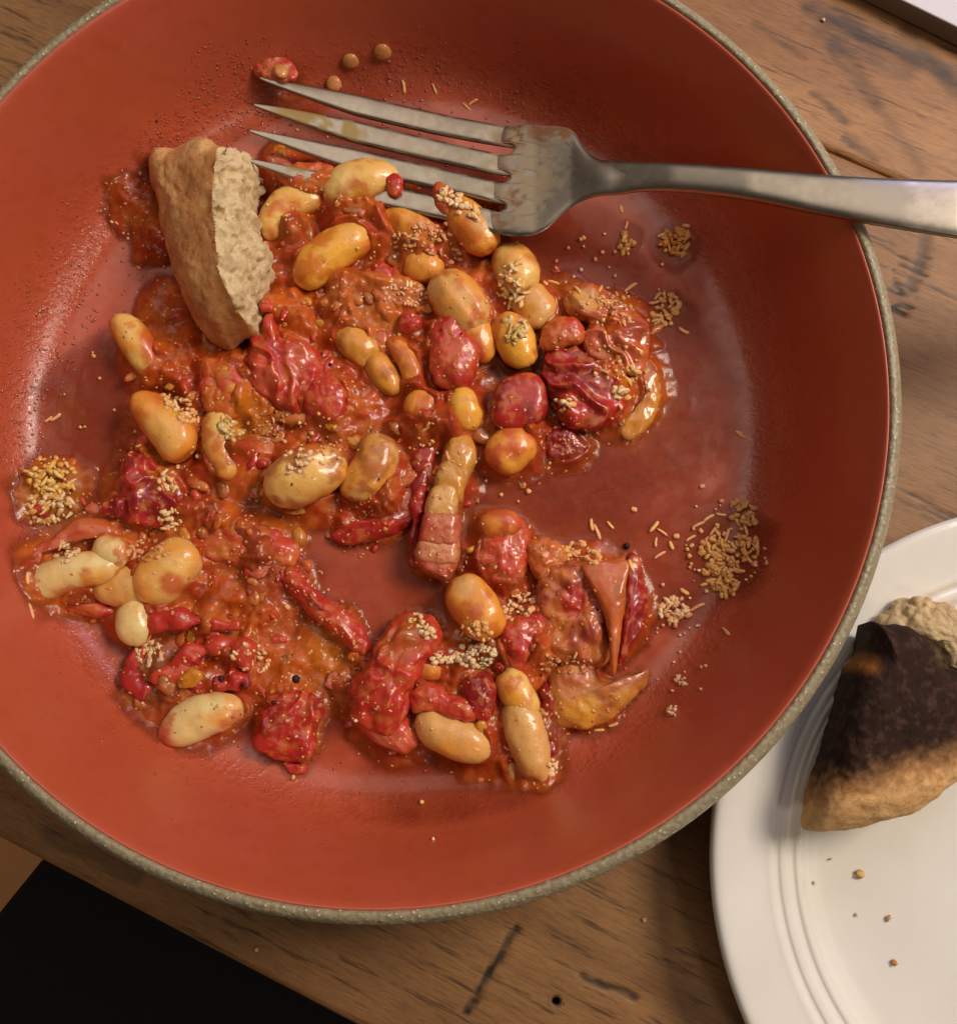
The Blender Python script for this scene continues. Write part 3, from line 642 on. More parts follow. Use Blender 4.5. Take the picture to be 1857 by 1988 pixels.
def curl(pts, w, h, z, c0, c1, label, sd=3):
    c_ = resample(pts, 40, False); g = np.gradient(c_, axis=0); nn_ = np.stack([g[:,1], -g[:,0]], 1)/np.linalg.norm(g, axis=1)[:,None]
    V = []; n, mm = 40, 18
    for i in range(n):
        t = i/(n-1); r = (w*(1-abs(2*t-1)**3)**.5+.5)*(1+.45*math.sin(t*9+sd)+.25*math.sin(t*23+sd*2)); 
        a_, b_ = P(*(c_[i]+nn_[i]*r), z), P(*(c_[i]-nn_[i]*r), z); cc_ = (a_+b_)/2; hv = (a_-b_)/2
        for j in range(mm):
            q = 2*np.pi*j/mm; V.append(cc_+hv*math.cos(q)+np.array([0, 0, h*.7*math.sin(q)*(r/w)]))
    V = np.array(V); F = grid_faces(n, mm); N_ = normals(V, F)
    if (N_*(V-V.mean(0))).sum() < 0: F = [f[::-1] for f in F]; N_ = -N_
    V = V+N_*(.12*fbm(V, 2.2, 4, sd)+.06*fbm(V, 6, 3, sd))[:, None]
    k = sst(-.2, .25, fbm(V, 2, 3, sd))[:, None]
    o = make('tomato_piece', V, F, M['tomato'], None, c0*(1-k)+c1*k); tag(o, label, 'tomato', 'pieces of cooked tomato'); register(V, F)
    FEET.extend(V[::5, :2].tolist())
curl([(285,1250),(300,1215),(350,1202),(420,1212),(470,1215)],16,.24,1.12,RED,CRIM,'uppermost curled red tomato skin at the lower left, under the round bean end',5)
curl([(250,1290),(262,1330),(300,1350),(350,1340),(400,1320)],16,.22,1.0,DEEP,RED,'lower curled dark tomato skin at the lower left',6)
curl([(340,1310),(370,1275),(420,1255),(465,1262),(480,1300)],20,.26,1.08,CRIM,RED,'middle curled red tomato skin at the lower left',7)
curl([(360,1330),(420,1330),(470,1318),(478,1340)],15,.22,1.0,RED,PURP,'red tomato skin just above the lone glossy cream bean',8)
curl([(40,1130),(30,1165),(60,1195),(110,1205)],13,.2,.75,DEEP,RED,'dark red tomato skin at the extreme left tip of the food',9)
curl([(400,1225),(450,1240),(500,1200),(530,1190)],14,.16,.72,CRIM,MUSH,'short pinkish tomato shred at the lower left',10)
curl([(830,900),(812,960),(806,1040),(812,1090)],13,.2,.95,RED,DEEP,'narrow red tomato skin along the left side of the pork strip',11)
curl([(1055,1320),(1068,1365),(1072,1420),(1066,1470)],11,.25,.85,RED,DEEP,'narrow red tomato skin along the right side of the long tapering bean',12)
tom([(210,375),(235,335),(285,320),(300,350),(298,400),(265,420),(225,400)],.68,.16,DEEP,PURP,'dark red tomato skin stuck to the pan left of the bread',low=.08)
tom([(262,440),(290,420),(330,450),(340,500),(310,505),(275,480)],.62,.12,DEEP,PURP,'dark tomato skin in the shadow left of the bread',low=.06,n=64,K=14)
tom([(478,115),(500,103),(540,104),(572,125),(575,150),(540,158),(500,150)],float(PP(525,130,0)[2])+.12,.22,RED,PINK,'small red tomato smear above the fork tips',low=.08,hi=.06,n=64,K=14)
tom([(720,515),(738,505),(758,520),(762,545),(735,552),(718,540)],1.05,.3,RED,CRIM,'small bright red tomato bit right of the large golden bean',n=56,K=12,low=.06)
tom([(772,620),(785,602),(812,612),(818,632),(795,646),(775,640)],1.1,.3,RED,CRIM,'small bright red tomato bit left of the glossy tomato flap',n=56,K=12,low=.06)
tom([(745,345),(762,332),(780,342),(783,368),(765,380),(750,368)],1.55,.25,RED,CRIM,'red tomato scrap on the right end of the tan bean under the tines',n=56,K=12,low=.05)
tom([(838,365),(850,350),(872,360),(885,395),(870,420),(848,405)],1.5,.3,CRIM,ORG,'orange red tomato scrap on the bean left of the fork head',n=56,K=12,low=.06)
tom([(690,550),(720,535),(770,535),(825,560),(828,600),(780,610),(745,640),(700,640),(670,600)],.98,.34,SAUCE_O,MUSH,'soft orange tomato mash in the middle, right of the large golden bean',low=.14,hi=.08,nf=2.6)
tom([(545,325),(590,312),(640,318),(668,345),(640,372),(600,378),(560,368),(535,345)],1.35,.32,CRIM,SAUCE_O,'orange red tomato mash left of the bean under the tines',low=.1,hi=.06,n=64,K=14)
tom([(840,850),(800,870),(798,920),(830,935),(850,900)],.85,.3,RED,DEEP,'dark tomato scrap above left of the pork strip',n=56,K=12,low=.08)
chunk('pepper_piece',[(1070,1300),(1110,1282),(1150,1290),(1165,1315),(1215,1322),(1258,1298),(1252,1330),(1215,1370),(1165,1405),(1110,1415),(1065,1398),(1058,1350)],.85,.48,TRANS,AMBER,'flattened yellow brown pepper piece with a curved horn at the lower right','pepper',mat='bean',low=.08,spots=[(1130,1375,36,GOLD,.55),(1105,1330,40,ORG,.4)],ctr=(1125,1350))

# striped pork strip: fat and meat bands as parts of one thing
pork = empty('pork_strip', P(860, 990, .6), 'striped strip of pork, pale fat above pink meat, standing upright in the centre', 'bacon')
def pork_part(name, outline, z0, h, c0, c1, **kw):
    V, F = blob_mesh(outline, z0, h, int(outline[0][1]), n=72, K=16, **kw)
    k = sst(-.2, .3, fbm(V, 2.2, 3, 4))[:, None]; C = np.array(c0)*(1-k)+np.array(c1)*k
    make(name, V, F, M['pork'], pork, C, origin=(V[:,0].mean(), V[:,1].mean(), V[:,2].min())); register(V, F); FEET.extend(V[::5, :2].tolist())
pork_part('fat', [(872,850),(895,842),(918,853),(927,880),(916,915),(900,945),(893,975),(850,972),(842,935),(858,885)], .98, .46, TRANS, TANB, p=4, low=.04)
pork_part('fat', [(838,945),(865,938),(892,948),(888,1000),(888,1010),(850,1014),(824,1006),(830,970)], 1.06, .46, TANB, lin(214,140,92), p=6, low=.03)
pork_part('meat', [(822,996),(855,992),(890,998),(892,1050),(890,1062),(850,1068),(812,1058),(814,1030)], 1.08, .46, lin(206,116,80), lin(192,78,56), p=7, low=.03)
pork_part('fat', [(812,1048),(850,1052),(891,1046),(892,1085),(880,1098),(840,1100),(806,1088)], 1.04, .46, lin(212,130,90), lin(216,146,98), p=7, low=.03)
pork_part('meat', [(806,1080),(845,1084),(890,1078),(884,1105),(868,1126),(842,1118),(810,1100)], .98, .44, lin(190,72,52), lin(206,110,80), p=5, low=.04)

# ------------------------------------------------------------------ bread in the pan
BO = [(288,290),(302,276),(340,282),(385,272),(415,276),(430,296),(452,310),(468,318),(488,306),(497,340),(500,395),(506,430),(504,465),(520,490),(529,508),(520,545),(508,580),(500,600),(499,650),(472,655),(440,673),(412,664),(388,640),(365,600),(345,560),(325,500),(305,430),(297,370),(285,335)]
RIDGE = np.array([P(x, y, 2.5)[:2] for x, y in resample([(425,285),(430,340),(424,400),(430,470),(438,540),(462,600),(500,650)], 60, False)])
def bread_z(V):
    d = np.array([np.min(np.hypot(*(RIDGE-v[:2]).T)) for v in V])
    return -.55*np.clip(d, 0, 1.6)
V, F = blob_mesh(BO, 1.35, 1.75, 5, n=300, K=70, p=5, q=.5, low=.05, hi=.015, zfun=bread_z, under=.6, ctr=(418,470), zp=1.3)
side = np.array([np.sign(np.cross(RIDGE[min(i+1, 59)]-RIDGE[max(i-1, 0)], v[:2]-RIDGE[i])) * np.min(np.hypot(*(RIDGE-v[:2]).T)) for v in V for i in [int(np.argmin(np.hypot(*(RIDGE-v[:2]).T)))]])
crumb_m = side > 0
N_ = normals(V, F)
rough = .075*np.abs(fbm(V, 4.5, 4, 8)) + .05*fbm(V, 9, 3, 2)
pits = -.13*sst(.12, .4, fbm(V, 3.2, 3, 71)); V = V + N_*np.where(crumb_m, rough*1.2+pits, rough*.16)[:, None]
# ragged torn edge of the crumb: ragged outline
rag = .10*fbm(V*[1, 1, .2], 3.5, 4, 31); V[:, 0] += np.where(crumb_m, rag*1.6, rag*.4)
def split_parts(V, F, mask, names, mats, cols, parent):
    for nm, mt, sel in zip(names, mats, (False, True)):
        FF = [f for f in F if (sum(mask[i] for i in f)*2 >= len(f)) == sel]
        ids = sorted({i for f in FF for i in f}); mp = {i: k for k, i in enumerate(ids)}
        VV = V[ids]; make(nm, VV, [tuple(mp[i] for i in f) for f in FF], M[mt], parent, cols[ids])
CR = lin(212,168,114)*np.ones((len(V), 1)); k = sst(-.2, .3, fbm(V, 1.4, 4, 3))[:, None]; CR = CR*(1-k)+lin(190,138,86)*k
k = (np.exp(-(side/.16)**2)*.6)[:, None]; CR = CR*(1-k)+lin(176,112,56)*k
k = sst(1.7, 2.9, (V[:, 1]-P(440, 660, 2)[1])*-1+2.9)[:, None]*.0; 
CB = lin(222,200,160)*np.ones((len(V), 1)); k = sst(-.1, .3, fbm(V, 3, 3, 9))[:, None]*.5; CB = CB*(1-k)+lin(176,148,104)*k
bcol = np.where(crumb_m[:, None], CB, CR)
k = (.75*(1-sst(.75, 1.25, V[:, 2]+.35*fbm(V, 2, 3, 19))))[:, None]; bcol = bcol*(1-k)+SAUCE_R*k
bread = empty('bread_piece', P(410, 470, .6), 'torn wedge of crusty bread standing in the sauce under the fork tips', 'bread')
split_parts(V, F, crumb_m, ('crust', 'crumb'), ('crust', 'crumb'), bcol, bread); register(V, F); FEET.extend(V[-400::3, :2].tolist())

# ------------------------------------------------------------------ charred bread on the plate
TO = [(1684,1206),(1700,1209),(1728,1212),(1755,1216),(1772,1226),(1790,1236),(1806,1262),(1818,1285),(1830,1298),(1857,1300),(1930,1290),(1990,1330),(1985,1420),(1930,1490),(1857,1530),(1820,1562),(1770,1590),(1715,1606),(1660,1618),(1610,1622),(1572,1618),(1570,1590),(1585,1530),(1608,1470),(1625,1400),(1640,1340),(1652,1295),(1672,1275),(1683,1250)]
def toast_z(V):
    a = P(1572, 1618, 2.5)[:2]; b = P(1690, 1206, 3.5)[:2]; d = (b-a)/np.linalg.norm(b-a); nrm = np.array([d[1], -d[0]])
    s = (V[:, :2]-a)@nrm; t = (V[:, :2]-a)@d
    return -.13*np.clip(s, 0, 5)**1.25 + .08*np.clip(t, 0, 6) - .3*(1-sst(0, 1.6, t))
V, F = blob_mesh(TO, 2.45, 1.05, 8, n=260, K=56, p=6, q=.5, low=.05, hi=.03, zfun=toast_z, under=1.0, ctr=(1770,1420))
N_ = normals(V, F); V = V+N_*(.012*fbm(V, 6, 4, 3)+.008*fbm(V, 14, 2, 3))[:, None]
def toast_t(V):
    a = P(1572, 1618, 2.5)[:2]; b = P(1690, 1206, 3.5)[:2]; d = (b-a)/np.linalg.norm(b-a); nrm = np.array([d[1], -d[0]])
    return (V[:, :2]-a)@d, (V[:, :2]-a)@nrm
tt_, ss_ = toast_t(V); q0 = tt_ - .62*ss_ - 1.15 + .4*fbm(V, 1.1, 4, 5) + .35*fbm(V, 6, 4, 6)
k = sst(-.5, .6, q0)[:, None]
kk = sst(-.6, -.1, q0)[:, None]
C = lin(224,180,126)*np.ones((len(V), 1)); k0 = sst(-.1, .4, fbm(V, 3, 4, 2))[:, None]*.5; C = C*(1-k0)+lin(200,150,98)*k0
C = C*(1-.5*kk)+lin(150,88,48)*.5*kk; C = C*(1-k)+(lin(50,34,28)*(1+1.1*sst(.1,.4,fbm(V,7,3,77))[:,None]))*k
p_ = P(1668, 1283, 3); d = np.hypot(V[:,0]-p_[0], V[:,1]-p_[1])/.34; k = (.75*(1-sst(.5, 1.2, d)))[:, None]; C = C*(1-k)+lin(150,96,40)*k
toast = empty('toast_piece', P(1720, 1450, 1.0), 'round bread crust with a burnt black patch, lying on the plate', 'bread')
make('crust', V, F, M['char'], toast, C)
TC2 = [(1752,1168),(1762,1158),(1785,1156),(1800,1166),(1825,1168),(1857,1182),(1930,1200),(1990,1260),(1980,1340),(1900,1340),(1840,1320),(1815,1300),(1798,1262),(1772,1240),(1745,1226),(1722,1222),(1716,1212),(1735,1195)]
V, F = blob_mesh(TC2, 1.75, .8, 9, n=220, K=44, p=3, q=.5, low=.14, hi=.07, under=.8, ctr=(1850,1250))
N_ = normals(V, F); V = V+N_*(.10*np.abs(fbm(V, 3.5, 4, 3))+.03*fbm(V, 10, 3, 3))[:, None]
C = lin(208,184,146)*np.ones((len(V), 1)); k = sst(-.1, .35, fbm(V, 1.6, 4, 3))[:, None]*.6; C = C*(1-k)+lin(184,150,118)*k
make('crumb', V, F, M['crumb'], toast, C)

# ------------------------------------------------------------------ the sauce: one height field on the pan floor
DISCS = [(260,400,70,.5),(300,470,60,.5),(320,600,70,.5),(560,330,80,.6),(600,350,90,.9),(560,480,120,1),(700,430,150,1),(850,480,130,1),(960,400,60,.7),(700,600,150,1.1),(560,620,110,1),(850,650,130,1.1),
 (950,560,100,.8),(1080,600,80,.7),(1190,650,90,.9),(1180,740,120,.9),(450,760,150,1),(330,700,100,.8),(330,850,120,.8),(650,780,140,1),(850,800,140,1),(1000,860,90,.9),(1100,862,62,.5),(430,880,130,.9),
 (600,920,120,.9),(730,940,110,.9),(860,950,80,.8),(290,950,110,.8),(380,1030,110,.8),(500,1070,90,.8),(180,1080,130,.7),(100,1110,80,.6),(300,1150,120,.8),(590,1125,50,.5),(690,1020,60,.6),(440,1250,150,.7),(350,1310,110,.7),
 (560,1310,110,.45),(560,1400,80,.5),(480,1180,120,.7),(670,1210,50,.5),(700,1320,90,.7),(850,1070,60,.7),(975,1080,90,.8),(1150,1180,125,.8),(1010,1250,120,.9),(860,1310,120,.8),(1130,1340,90,.5),(760,1400,90,.6),(950,1410,120,.7),(1040,1470,60,.5),
 (100,950,80,.6),(1060,1400,60,.6),(400,1370,90,.4),(620,1260,80,.4)]
FILM = [(1000,950,340,1.6),(1150,760,300,1.6),(1120,520,170,1.2),(600,1250,260,.5),(400,1100,330,.5),(190,770,140,1.6),(190,860,140,1.2),(900,1450,230,.9),(1300,1080,170,.9),(420,470,210,.7),(700,300,230,.6),(330,330,80,.3),(1240,1350,120,.3),(1050,250,150,.25),(560,160,90,.4),(800,1500,190,.3),(1270,800,110,1.2),(1415,1070,95,1.3),(1312,470,60,1.2),(1300,600,60,1.2),(1220,450,50,1.),(1308,1182,55,1.),(1300,470,130,.3)]
BARE = [(655,1090,105,.9),(720,1130,80,.7),(1010,960,60,.4)]
step = .047; gx = np.arange(-10.8, 10.4, step); gy = np.arange(-10.8, 10.4, step)
X, Y = np.meshgrid(gx, gy); nyy, nxx = X.shape; X, Y = X.ravel(), Y.ravel()
p3 = np.stack([X, Y, 0*X], 1)
wx = X+.30*fbm(p3, .9, 3, 41)+.07*fbm(p3, 4, 2, 43); wy = Y+.30*fbm(p3, .9, 3, 42)+.07*fbm(p3, 4, 2, 44)
def field(discs, lo=.25, hi=1.12):
    f_ = np.zeros(len(X))
    for (x, y, r, h) in discs:
        p = PP(x, y, .2); d = np.hypot(wx-p[0], wy-p[1])/(r/73.5); f_ = np.maximum(f_, h*(1-sst(lo, hi, d)))
    return f_
T1 = field(DISCS); T2 = field(FILM, .6, 1.1); TB = field(BARE, .4, 1.1)
T1 = T1*(1-TB)
rr_ = np.hypot(X, Y); base = zpan(rr_)
kd = KDTree(len(FEET))
for i, (x, y) in enumerate(FEET): kd.insert((x, y, 0), i)
kd.balance()
dm = np.full(len(X), 9.); near = np.where(T1+T2 > .02)[0]
for i in near: dm[i] = kd.find((X[i], Y[i], 0))[2]
lump = fbm(p3, 1.5, 3, 51, .36); fine = fbm(p3, 5.5, 3, 52)
thick = T1*(.64+.62*lump+.05*fine) + T2*(.036+.012*lump) + np.exp(-(dm/.09)**2)*(.10*T1+.035*np.minimum(T2*3, 1)+.02)*(T1+T2 > .05)
thick -= .006
thick = np.clip(thick, -.01, None)
# sauce thins out up the wall
thick = thick*(1-sst(10.2, 10.6, rr_))
al = 1-np.exp(-np.clip(thick, 0, 9)/.055); al = np.clip(al*1.02, 0, .985); al[thick < .002] = 0
Cs = np.tile(SAUCE_R, (len(X), 1)).astype(float)
def tint(c, k): 
    global Cs
    Cs = Cs*(1-k[:, None])+np.array(c)*k[:, None]
tint(SAUCE_O, .85*sst(-.15, .25, fbm(p3, .8, 4, 61)))
tint(MUSH, .6*sst(.05, .35, fbm(p3, 1.8, 4, 62)))
tint(SAUCE_D, .7*sst(.0, .3, fbm(p3, 1.3, 4, 63)))
tint(CRIM, .3*sst(.05, .3, fbm(p3, 2.2, 3, 64)))
PATCH = [(1415,1070,95,lin(186,96,40),.8),(1312,470,50,lin(190,100,36),.9),(1300,600,50,lin(180,90,34),.8),(1220,450,40,lin(180,90,34),.7),(1308,1182,45,lin(186,100,50),.7),(730,590,95,MUSH,.7),(600,640,70,SAUCE_O,.6),(180,780,110,lin(128,58,30),.75),(220,860,100,lin(136,66,28),.7),(115,800,60,OILC,.55),(100,960,85,lin(170,112,40),.8),(560,340,60,CRIM,.5),(470,400,50,DEEP,.4),
 (800,470,60,MUSH,.7),(700,400,60,OILC,.35),(640,860,70,MUSH,.5),(480,810,50,OILC,.6),(500,1090,90,lin(158,70,44),.6),(560,1260,110,SAUCE_O,.7),(640,1250,60,OILC,.5),(280,1300,80,lin(140,88,44),.7),(330,1330,60,lin(120,70,34),.6),
 (1100,1290,60,AMBER,.6),(1000,900,330,lin(150,50,30),.35),(1180,900,150,lin(140,50,34),.5),(1300,640,70,lin(132,48,26),.6),(1150,500,90,lin(120,36,20),.5),(620,1470,90,OILC,.35),(850,1480,170,lin(150,66,26),.5),(1090,1440,60,lin(140,80,50),.6),(650,1370,60,lin(110,50,26),.6),(860,1030,60,lin(120,40,26),.5),(400,880,50,SAUCE_D,.6)]
for (x, y, r, c, a) in PATCH:
    p = PP(x, y, .3); d = np.hypot(wx-p[0], wy-p[1])/(r/73.5); tint(c, a*(1-sst(.3, 1.15, d)))
tint(lin(138,46,24), .75*(1-sst(.04, .14, thick)))
tint(lin(178,92,30), .45*np.exp(-(dm/.35)**2)*(1-sst(.1, .3, thick)))
Z = base+.006+np.clip(thick, 0, None)
keep = al > 0
F = []
K2 = keep.reshape(nyy, nxx); idx = np.arange(len(X)).reshape(nyy, nxx)
q = K2[:-1, :-1] | K2[1:, :-1] | K2[:-1, 1:] | K2[1:, 1:]
q &= (rr_.reshape(nyy, nxx)[:-1, :-1] < 10.6)
ii, jj = np.where(q); F = np.stack([idx[ii, jj], idx[ii, jj+1], idx[ii+1, jj+1], idx[ii+1, jj]], 1)
used = np.unique(F); mp = np.zeros(len(X), int); mp[used] = np.arange(len(used)); F = mp[F]
SV = np.stack([X, Y, Z], 1)[used]
o = make('tomato_sauce', SV, F, M['sauce'], None, np.c_[Cs, al][used], origin=(0, 0, .5))
tag(o, 'chunky orange red tomato sauce pooled over the pan floor', 'sauce', kind='stuff')
register(SV, [tuple(f) for f in F.tolist()], 'sauce')

# soft bits of tomato and onion in the sauce: too many and too merged to count
def mash():
    Vs, Fs, Cc, b = [], [], [], 0; r2 = random.Random(11); heap = [d for d in DISCS if d[3] > .55]
    B0 = BVHTree.FromPolygons([tuple(v) for v in np.vstack(FOODV).tolist()], FOODF)
    tones = [RED, CRIM, CRIM, ORG, MUSH, MUSH, AMBER, SAUCE_O, OILC, PINK]
    for i in range(420):
        x, y, r, _ = heap[r2.randrange(len(heap))]; a, q = r2.uniform(0, 6.283), r*math.sqrt(r2.random()); x += q*math.cos(a); y += q*math.sin(a)
        d = ROT @ np.array([(x-928.5)/FOC, -(y-994)/FOC, -1.]); hit = B0.ray_cast(Vector(CAM), Vector(d))
        if hit[0] is None or FKIND[min(len(FEND)-1, int(np.searchsorted(FEND, hit[2], side='right')))] != 'sauce': continue
        s = r2.uniform(.05, .17)*(1 if r2.random() < .85 else 1.6); V, F = grain_mesh(1, 9, 12, .16); an = r2.uniform(0, 3.14)
        V = V*[s*r2.uniform(1, 2.6), s, s*r2.uniform(.3, .5)] @ np.array([[math.cos(an), math.sin(an), 0], [-math.sin(an), math.cos(an), 0], [0, 0, 1]])
        V = V+np.array(hit[0])-[0, 0, s*.15]; N_ = normals(V, F); V = V+N_*(.12*fbm(V, 4, 3, i))[:, None]
        Vs.append(V); Fs += [tuple(k+b for k in f) for f in F]; b += len(V); c = tones[r2.randrange(len(tones))]; Cc.append(np.tile(c, (len(V), 1)))
    V = np.vstack(Vs); o = make('tomato_mash', V, Fs, M['tomato'], None, np.vstack(Cc)); tag(o, 'soft scraps of tomato and onion merged into the sauce between the beans', 'tomato mash', None, 'stuff'); register(V, Fs)
def grain_mesh(r, n=6, m=7, j=.25):
    V = [[0, 0, r]]
    for i in range(1, n-1):
        a = np.pi*i/(n-1)
        for k in range(m):
            b = 2*np.pi*k/m; q = r*(1+j*rng.uniform(-1, 1)); V.append([q*math.sin(a)*math.cos(b), q*math.sin(a)*math.sin(b), q*math.cos(a)])
    V.append([0, 0, -r]); F = [(0, 1+(k+1) % m, 1+k) for k in range(m)]+[tuple(i+1 for i in f) for f in grid_faces(n-2, m)]
    e = len(V)-1; b = 1+(n-3)*m; F += [(e, b+k, b+(k+1) % m) for k in range(m)]
    return np.array(V), [f[::-1] for f in F] if (normals(np.array(V), F)*np.array(V)).sum() < 0 else F
mash()
# ------------------------------------------------------------------ small things rested on whatever lies below them
BVH = BVHTree.FromPolygons([tuple(v) for v in np.vstack(FOODV).tolist()], FOODF)
def ground(x, y):
    """height of the topmost food or pan surface seen at an image point"""
    d = ROT @ np.array([(x-928.5)/FOC, -(y-994)/FOC, -1.]); d /= np.linalg.norm(d)
    hit = BVH.ray_cast(Vector(CAM), Vector(d)); pp = PP(x, y, 0)
    if hit[0] is not None and hit[0].z > zpan(math.hypot(hit[0].x, hit[0].y))-.02: return np.array(hit[0]), np.array(hit[1])
    r = math.hypot(pp[0], pp[1]); s = (zpan(r+.05)-zpan(r-.05))/.1
    n_ = np.array([-s*pp[0]/max(r, .01), -s*pp[1]/max(r, .01), 1.]); return pp, n_/np.linalg.norm(n_)
import bisect
def owner(x, y):
    d = ROT @ np.array([(x-928.5)/FOC, -(y-994)/FOC, -1.]); hit = BVH.ray_cast(Vector(CAM), Vector(d))
    return FKIND[bisect.bisect_right(FEND, hit[2])] if hit[0] is not None else ''
def rod(L, r, bendv=0., n=7, m=6, rough=.25):
    V = []; ph = rng.normal(size=2)*.02
    for i in range(n):
        t = i/(n-1); s = 2*t-1; rr = r*(1-abs(s)**8*.45)*(1+rough*rng.uniform(-.5, .5))
        for j in range(m):
            a = 2*np.pi*j/m+.3; V.append([s*L/2, bendv*L*(s*s-.3)+rr*math.cos(a)*1.15, rr*math.sin(a)*.8])
    V += [[-L/2-r*.15, bendv*L*.7, 0], [L/2+r*.15, bendv*L*.7, 0]]
    F = grid_faces(n, m); k = n*m
    F += [(k, (j+1) % m, j) for j in range(m)]+[(k+1, (n-1)*m+j, (n-1)*m+(j+1) % m) for j in range(m)]
    V = np.array(V); N_ = normals(V, F)
    if (N_*V).sum() < 0: F = [f[::-1] for f in F]
    return V, F
def grain_mesh(r, n=6, m=7, j=.25):
    V = [[0, 0, r]]
    for i in range(1, n-1):
        a = np.pi*i/(n-1)
        for k in range(m):
            b = 2*np.pi*k/m; q = r*(1+j*rng.uniform(-1, 1)); V.append([q*math.sin(a)*math.cos(b), q*math.sin(a)*math.sin(b), q*math.cos(a)])
    V.append([0, 0, -r]); F = [(0, 1+(k+1) % m, 1+k) for k in range(m)]+[tuple(i+1 for i in f) for f in grid_faces(n-2, m)]
    e = len(V)-1; b = 1+(n-3)*m; F += [(e, b+k, b+(k+1) % m) for k in range(m)]
    return np.array(V), [f[::-1] for f in F] if (normals(np.array(V), F)*np.array(V)).sum() < 0 else F
CHW = lin(242,216,168); CHY = lin(238,184,108); CHP = lin(234,172,118)
def proto(V, F, c, name): 
    me = bpy.data.meshes.new(name); me.from_pydata((V*CM).tolist(), [], F)
    a = me.color_attributes.new('col', 'FLOAT_COLOR', 'POINT'); cc = np.ones((len(V), 4)); cc[:, :3] = c*(1+.12*noise(V, 9, 4)[:, None]); a.data.foreach_set('color', cc.ravel())
    me.polygons.foreach_set('use_smooth', [True]*len(me.polygons)); me.materials.append(M['cheese']); return me
SHRED = [proto(*rod(L, r, b), c, 'shred') for L, r, b, c in ((.34,.042,.02,CHY),(.26,.048,.04,CHY),(.42,.038,-.03,CHP),(.20,.045,.0,CHP),(.30,.042,.05,CHP),(.15,.055,.02,CHP),(.36,.040,-.05,CHY))]
CRUMBLE = [proto(*grain_mesh(r, j=.35), c, 'crumble') for r, c in ((.055,CHP),(.075,CHP),(.05,CHW),(.085,CHY),(.065,CHW))]
def place(me, name, x, y, ang, label, cat, group, sc=1., lift=.008):
    p, n_ = ground(x, y); o = bpy.data.objects.new(name, me); COL.objects.link(o)
    zq = Vector(n_).normalized(); a = math.radians(-ang); xq = Vector((math.cos(a), math.sin(a), 0)); xq = (xq-zq*xq.dot(zq)).normalized(); yq = zq.cross(xq)
    R = Matrix((xq, yq, zq)).transposed().to_4x4()
    o.matrix_world = Matrix.Translation(Vector(p+n_*lift)*CM) @ R @ Matrix.Diagonal((sc, sc, sc, 1))
    return tag(o, label, cat, group)
LAND = [(1440,1000,'by the top knot of the cheese scatter'),(1375,1040,'at the left of the wide cheese patch'),(1440,1090,'at the right of the wide cheese patch'),(1400,1130,'in the lower cheese patch'),(1290,1060,'left of the wide cheese patch'),
 (1308,1182,'in the small pinkish patch low on the right'),(1160,1035,'above the lower right tomato heap'),(1235,1100,'on the dark red skin facing right'),(1120,1180,'on the large soft tomato mass'),(1312,470,'near the round amber cheese lump'),(1217,440,'right of the fork head'),
 (1300,600,'in the tuft right of the onion'),(1180,580,'on the onion layers'),(1190,690,'in the right hand heap'),(1250,740,'beside the brown onion skin'),(1130,500,'in the sauce film below the fork neck'),(1070,550,'right of the bean below the fork head'),(990,570,'on the bean below the fork head'),
 (1430,840,'alone high on the right'),(1360,930,'above the right hand scatter'),(1410,1225,'below the right hand scatter'),(1320,1320,'low on the right'),(1180,1413,'under the horned pepper piece'),(830,830,'in the centre by the orange lump'),(870,885,'by the top of the pork strip'),(845,965,'left of the pork strip'),
 (345,910,'on the dark folded tomato'),(360,800,'on the cheese crowned bean'),(100,810,'above the yellow heap at the left'),(60,930,'beside the yellow heap at the left'),(1100,1085,'on top of the lower right heap'),(560,1190,'in the sauce below the biggest bean'),(785,170,'above the fork tines, left'),(850,175,'above the fork tines, right'),(915,200,'above the fork slots'),
 (290,1270,'among the curled tomato skins'),(60,1185,'at the far left tip of the food'),(1000,940,'on the bare floor right of the pork'),(900,1500,'on the bare floor at the bottom'),(180,760,'in the watery sauce at the left'),(500,420,'in the sauce right of the bread'),(720,560,'on the mash in the middle'),(560,760,'on the pink tomato heap'),(430,840,'around the split bean'),(640,880,'around the biggest bean'),(880,400,'near the bean left of the fork head'),(1000,1180,'near the pinkish cluster'),(860,1290,'near the white crumbly heap'),(760,1330,'on the large tomato chunk'),(450,1150,'in the sauce at the lower left'),(560,1260,'in the thin sauce above the grooved cube')]
def near_label(what, x, y):
    w = min(LAND, key=lambda q: (q[0]-x)**2+(q[1]-y)**2)[2]; return what+' '+w
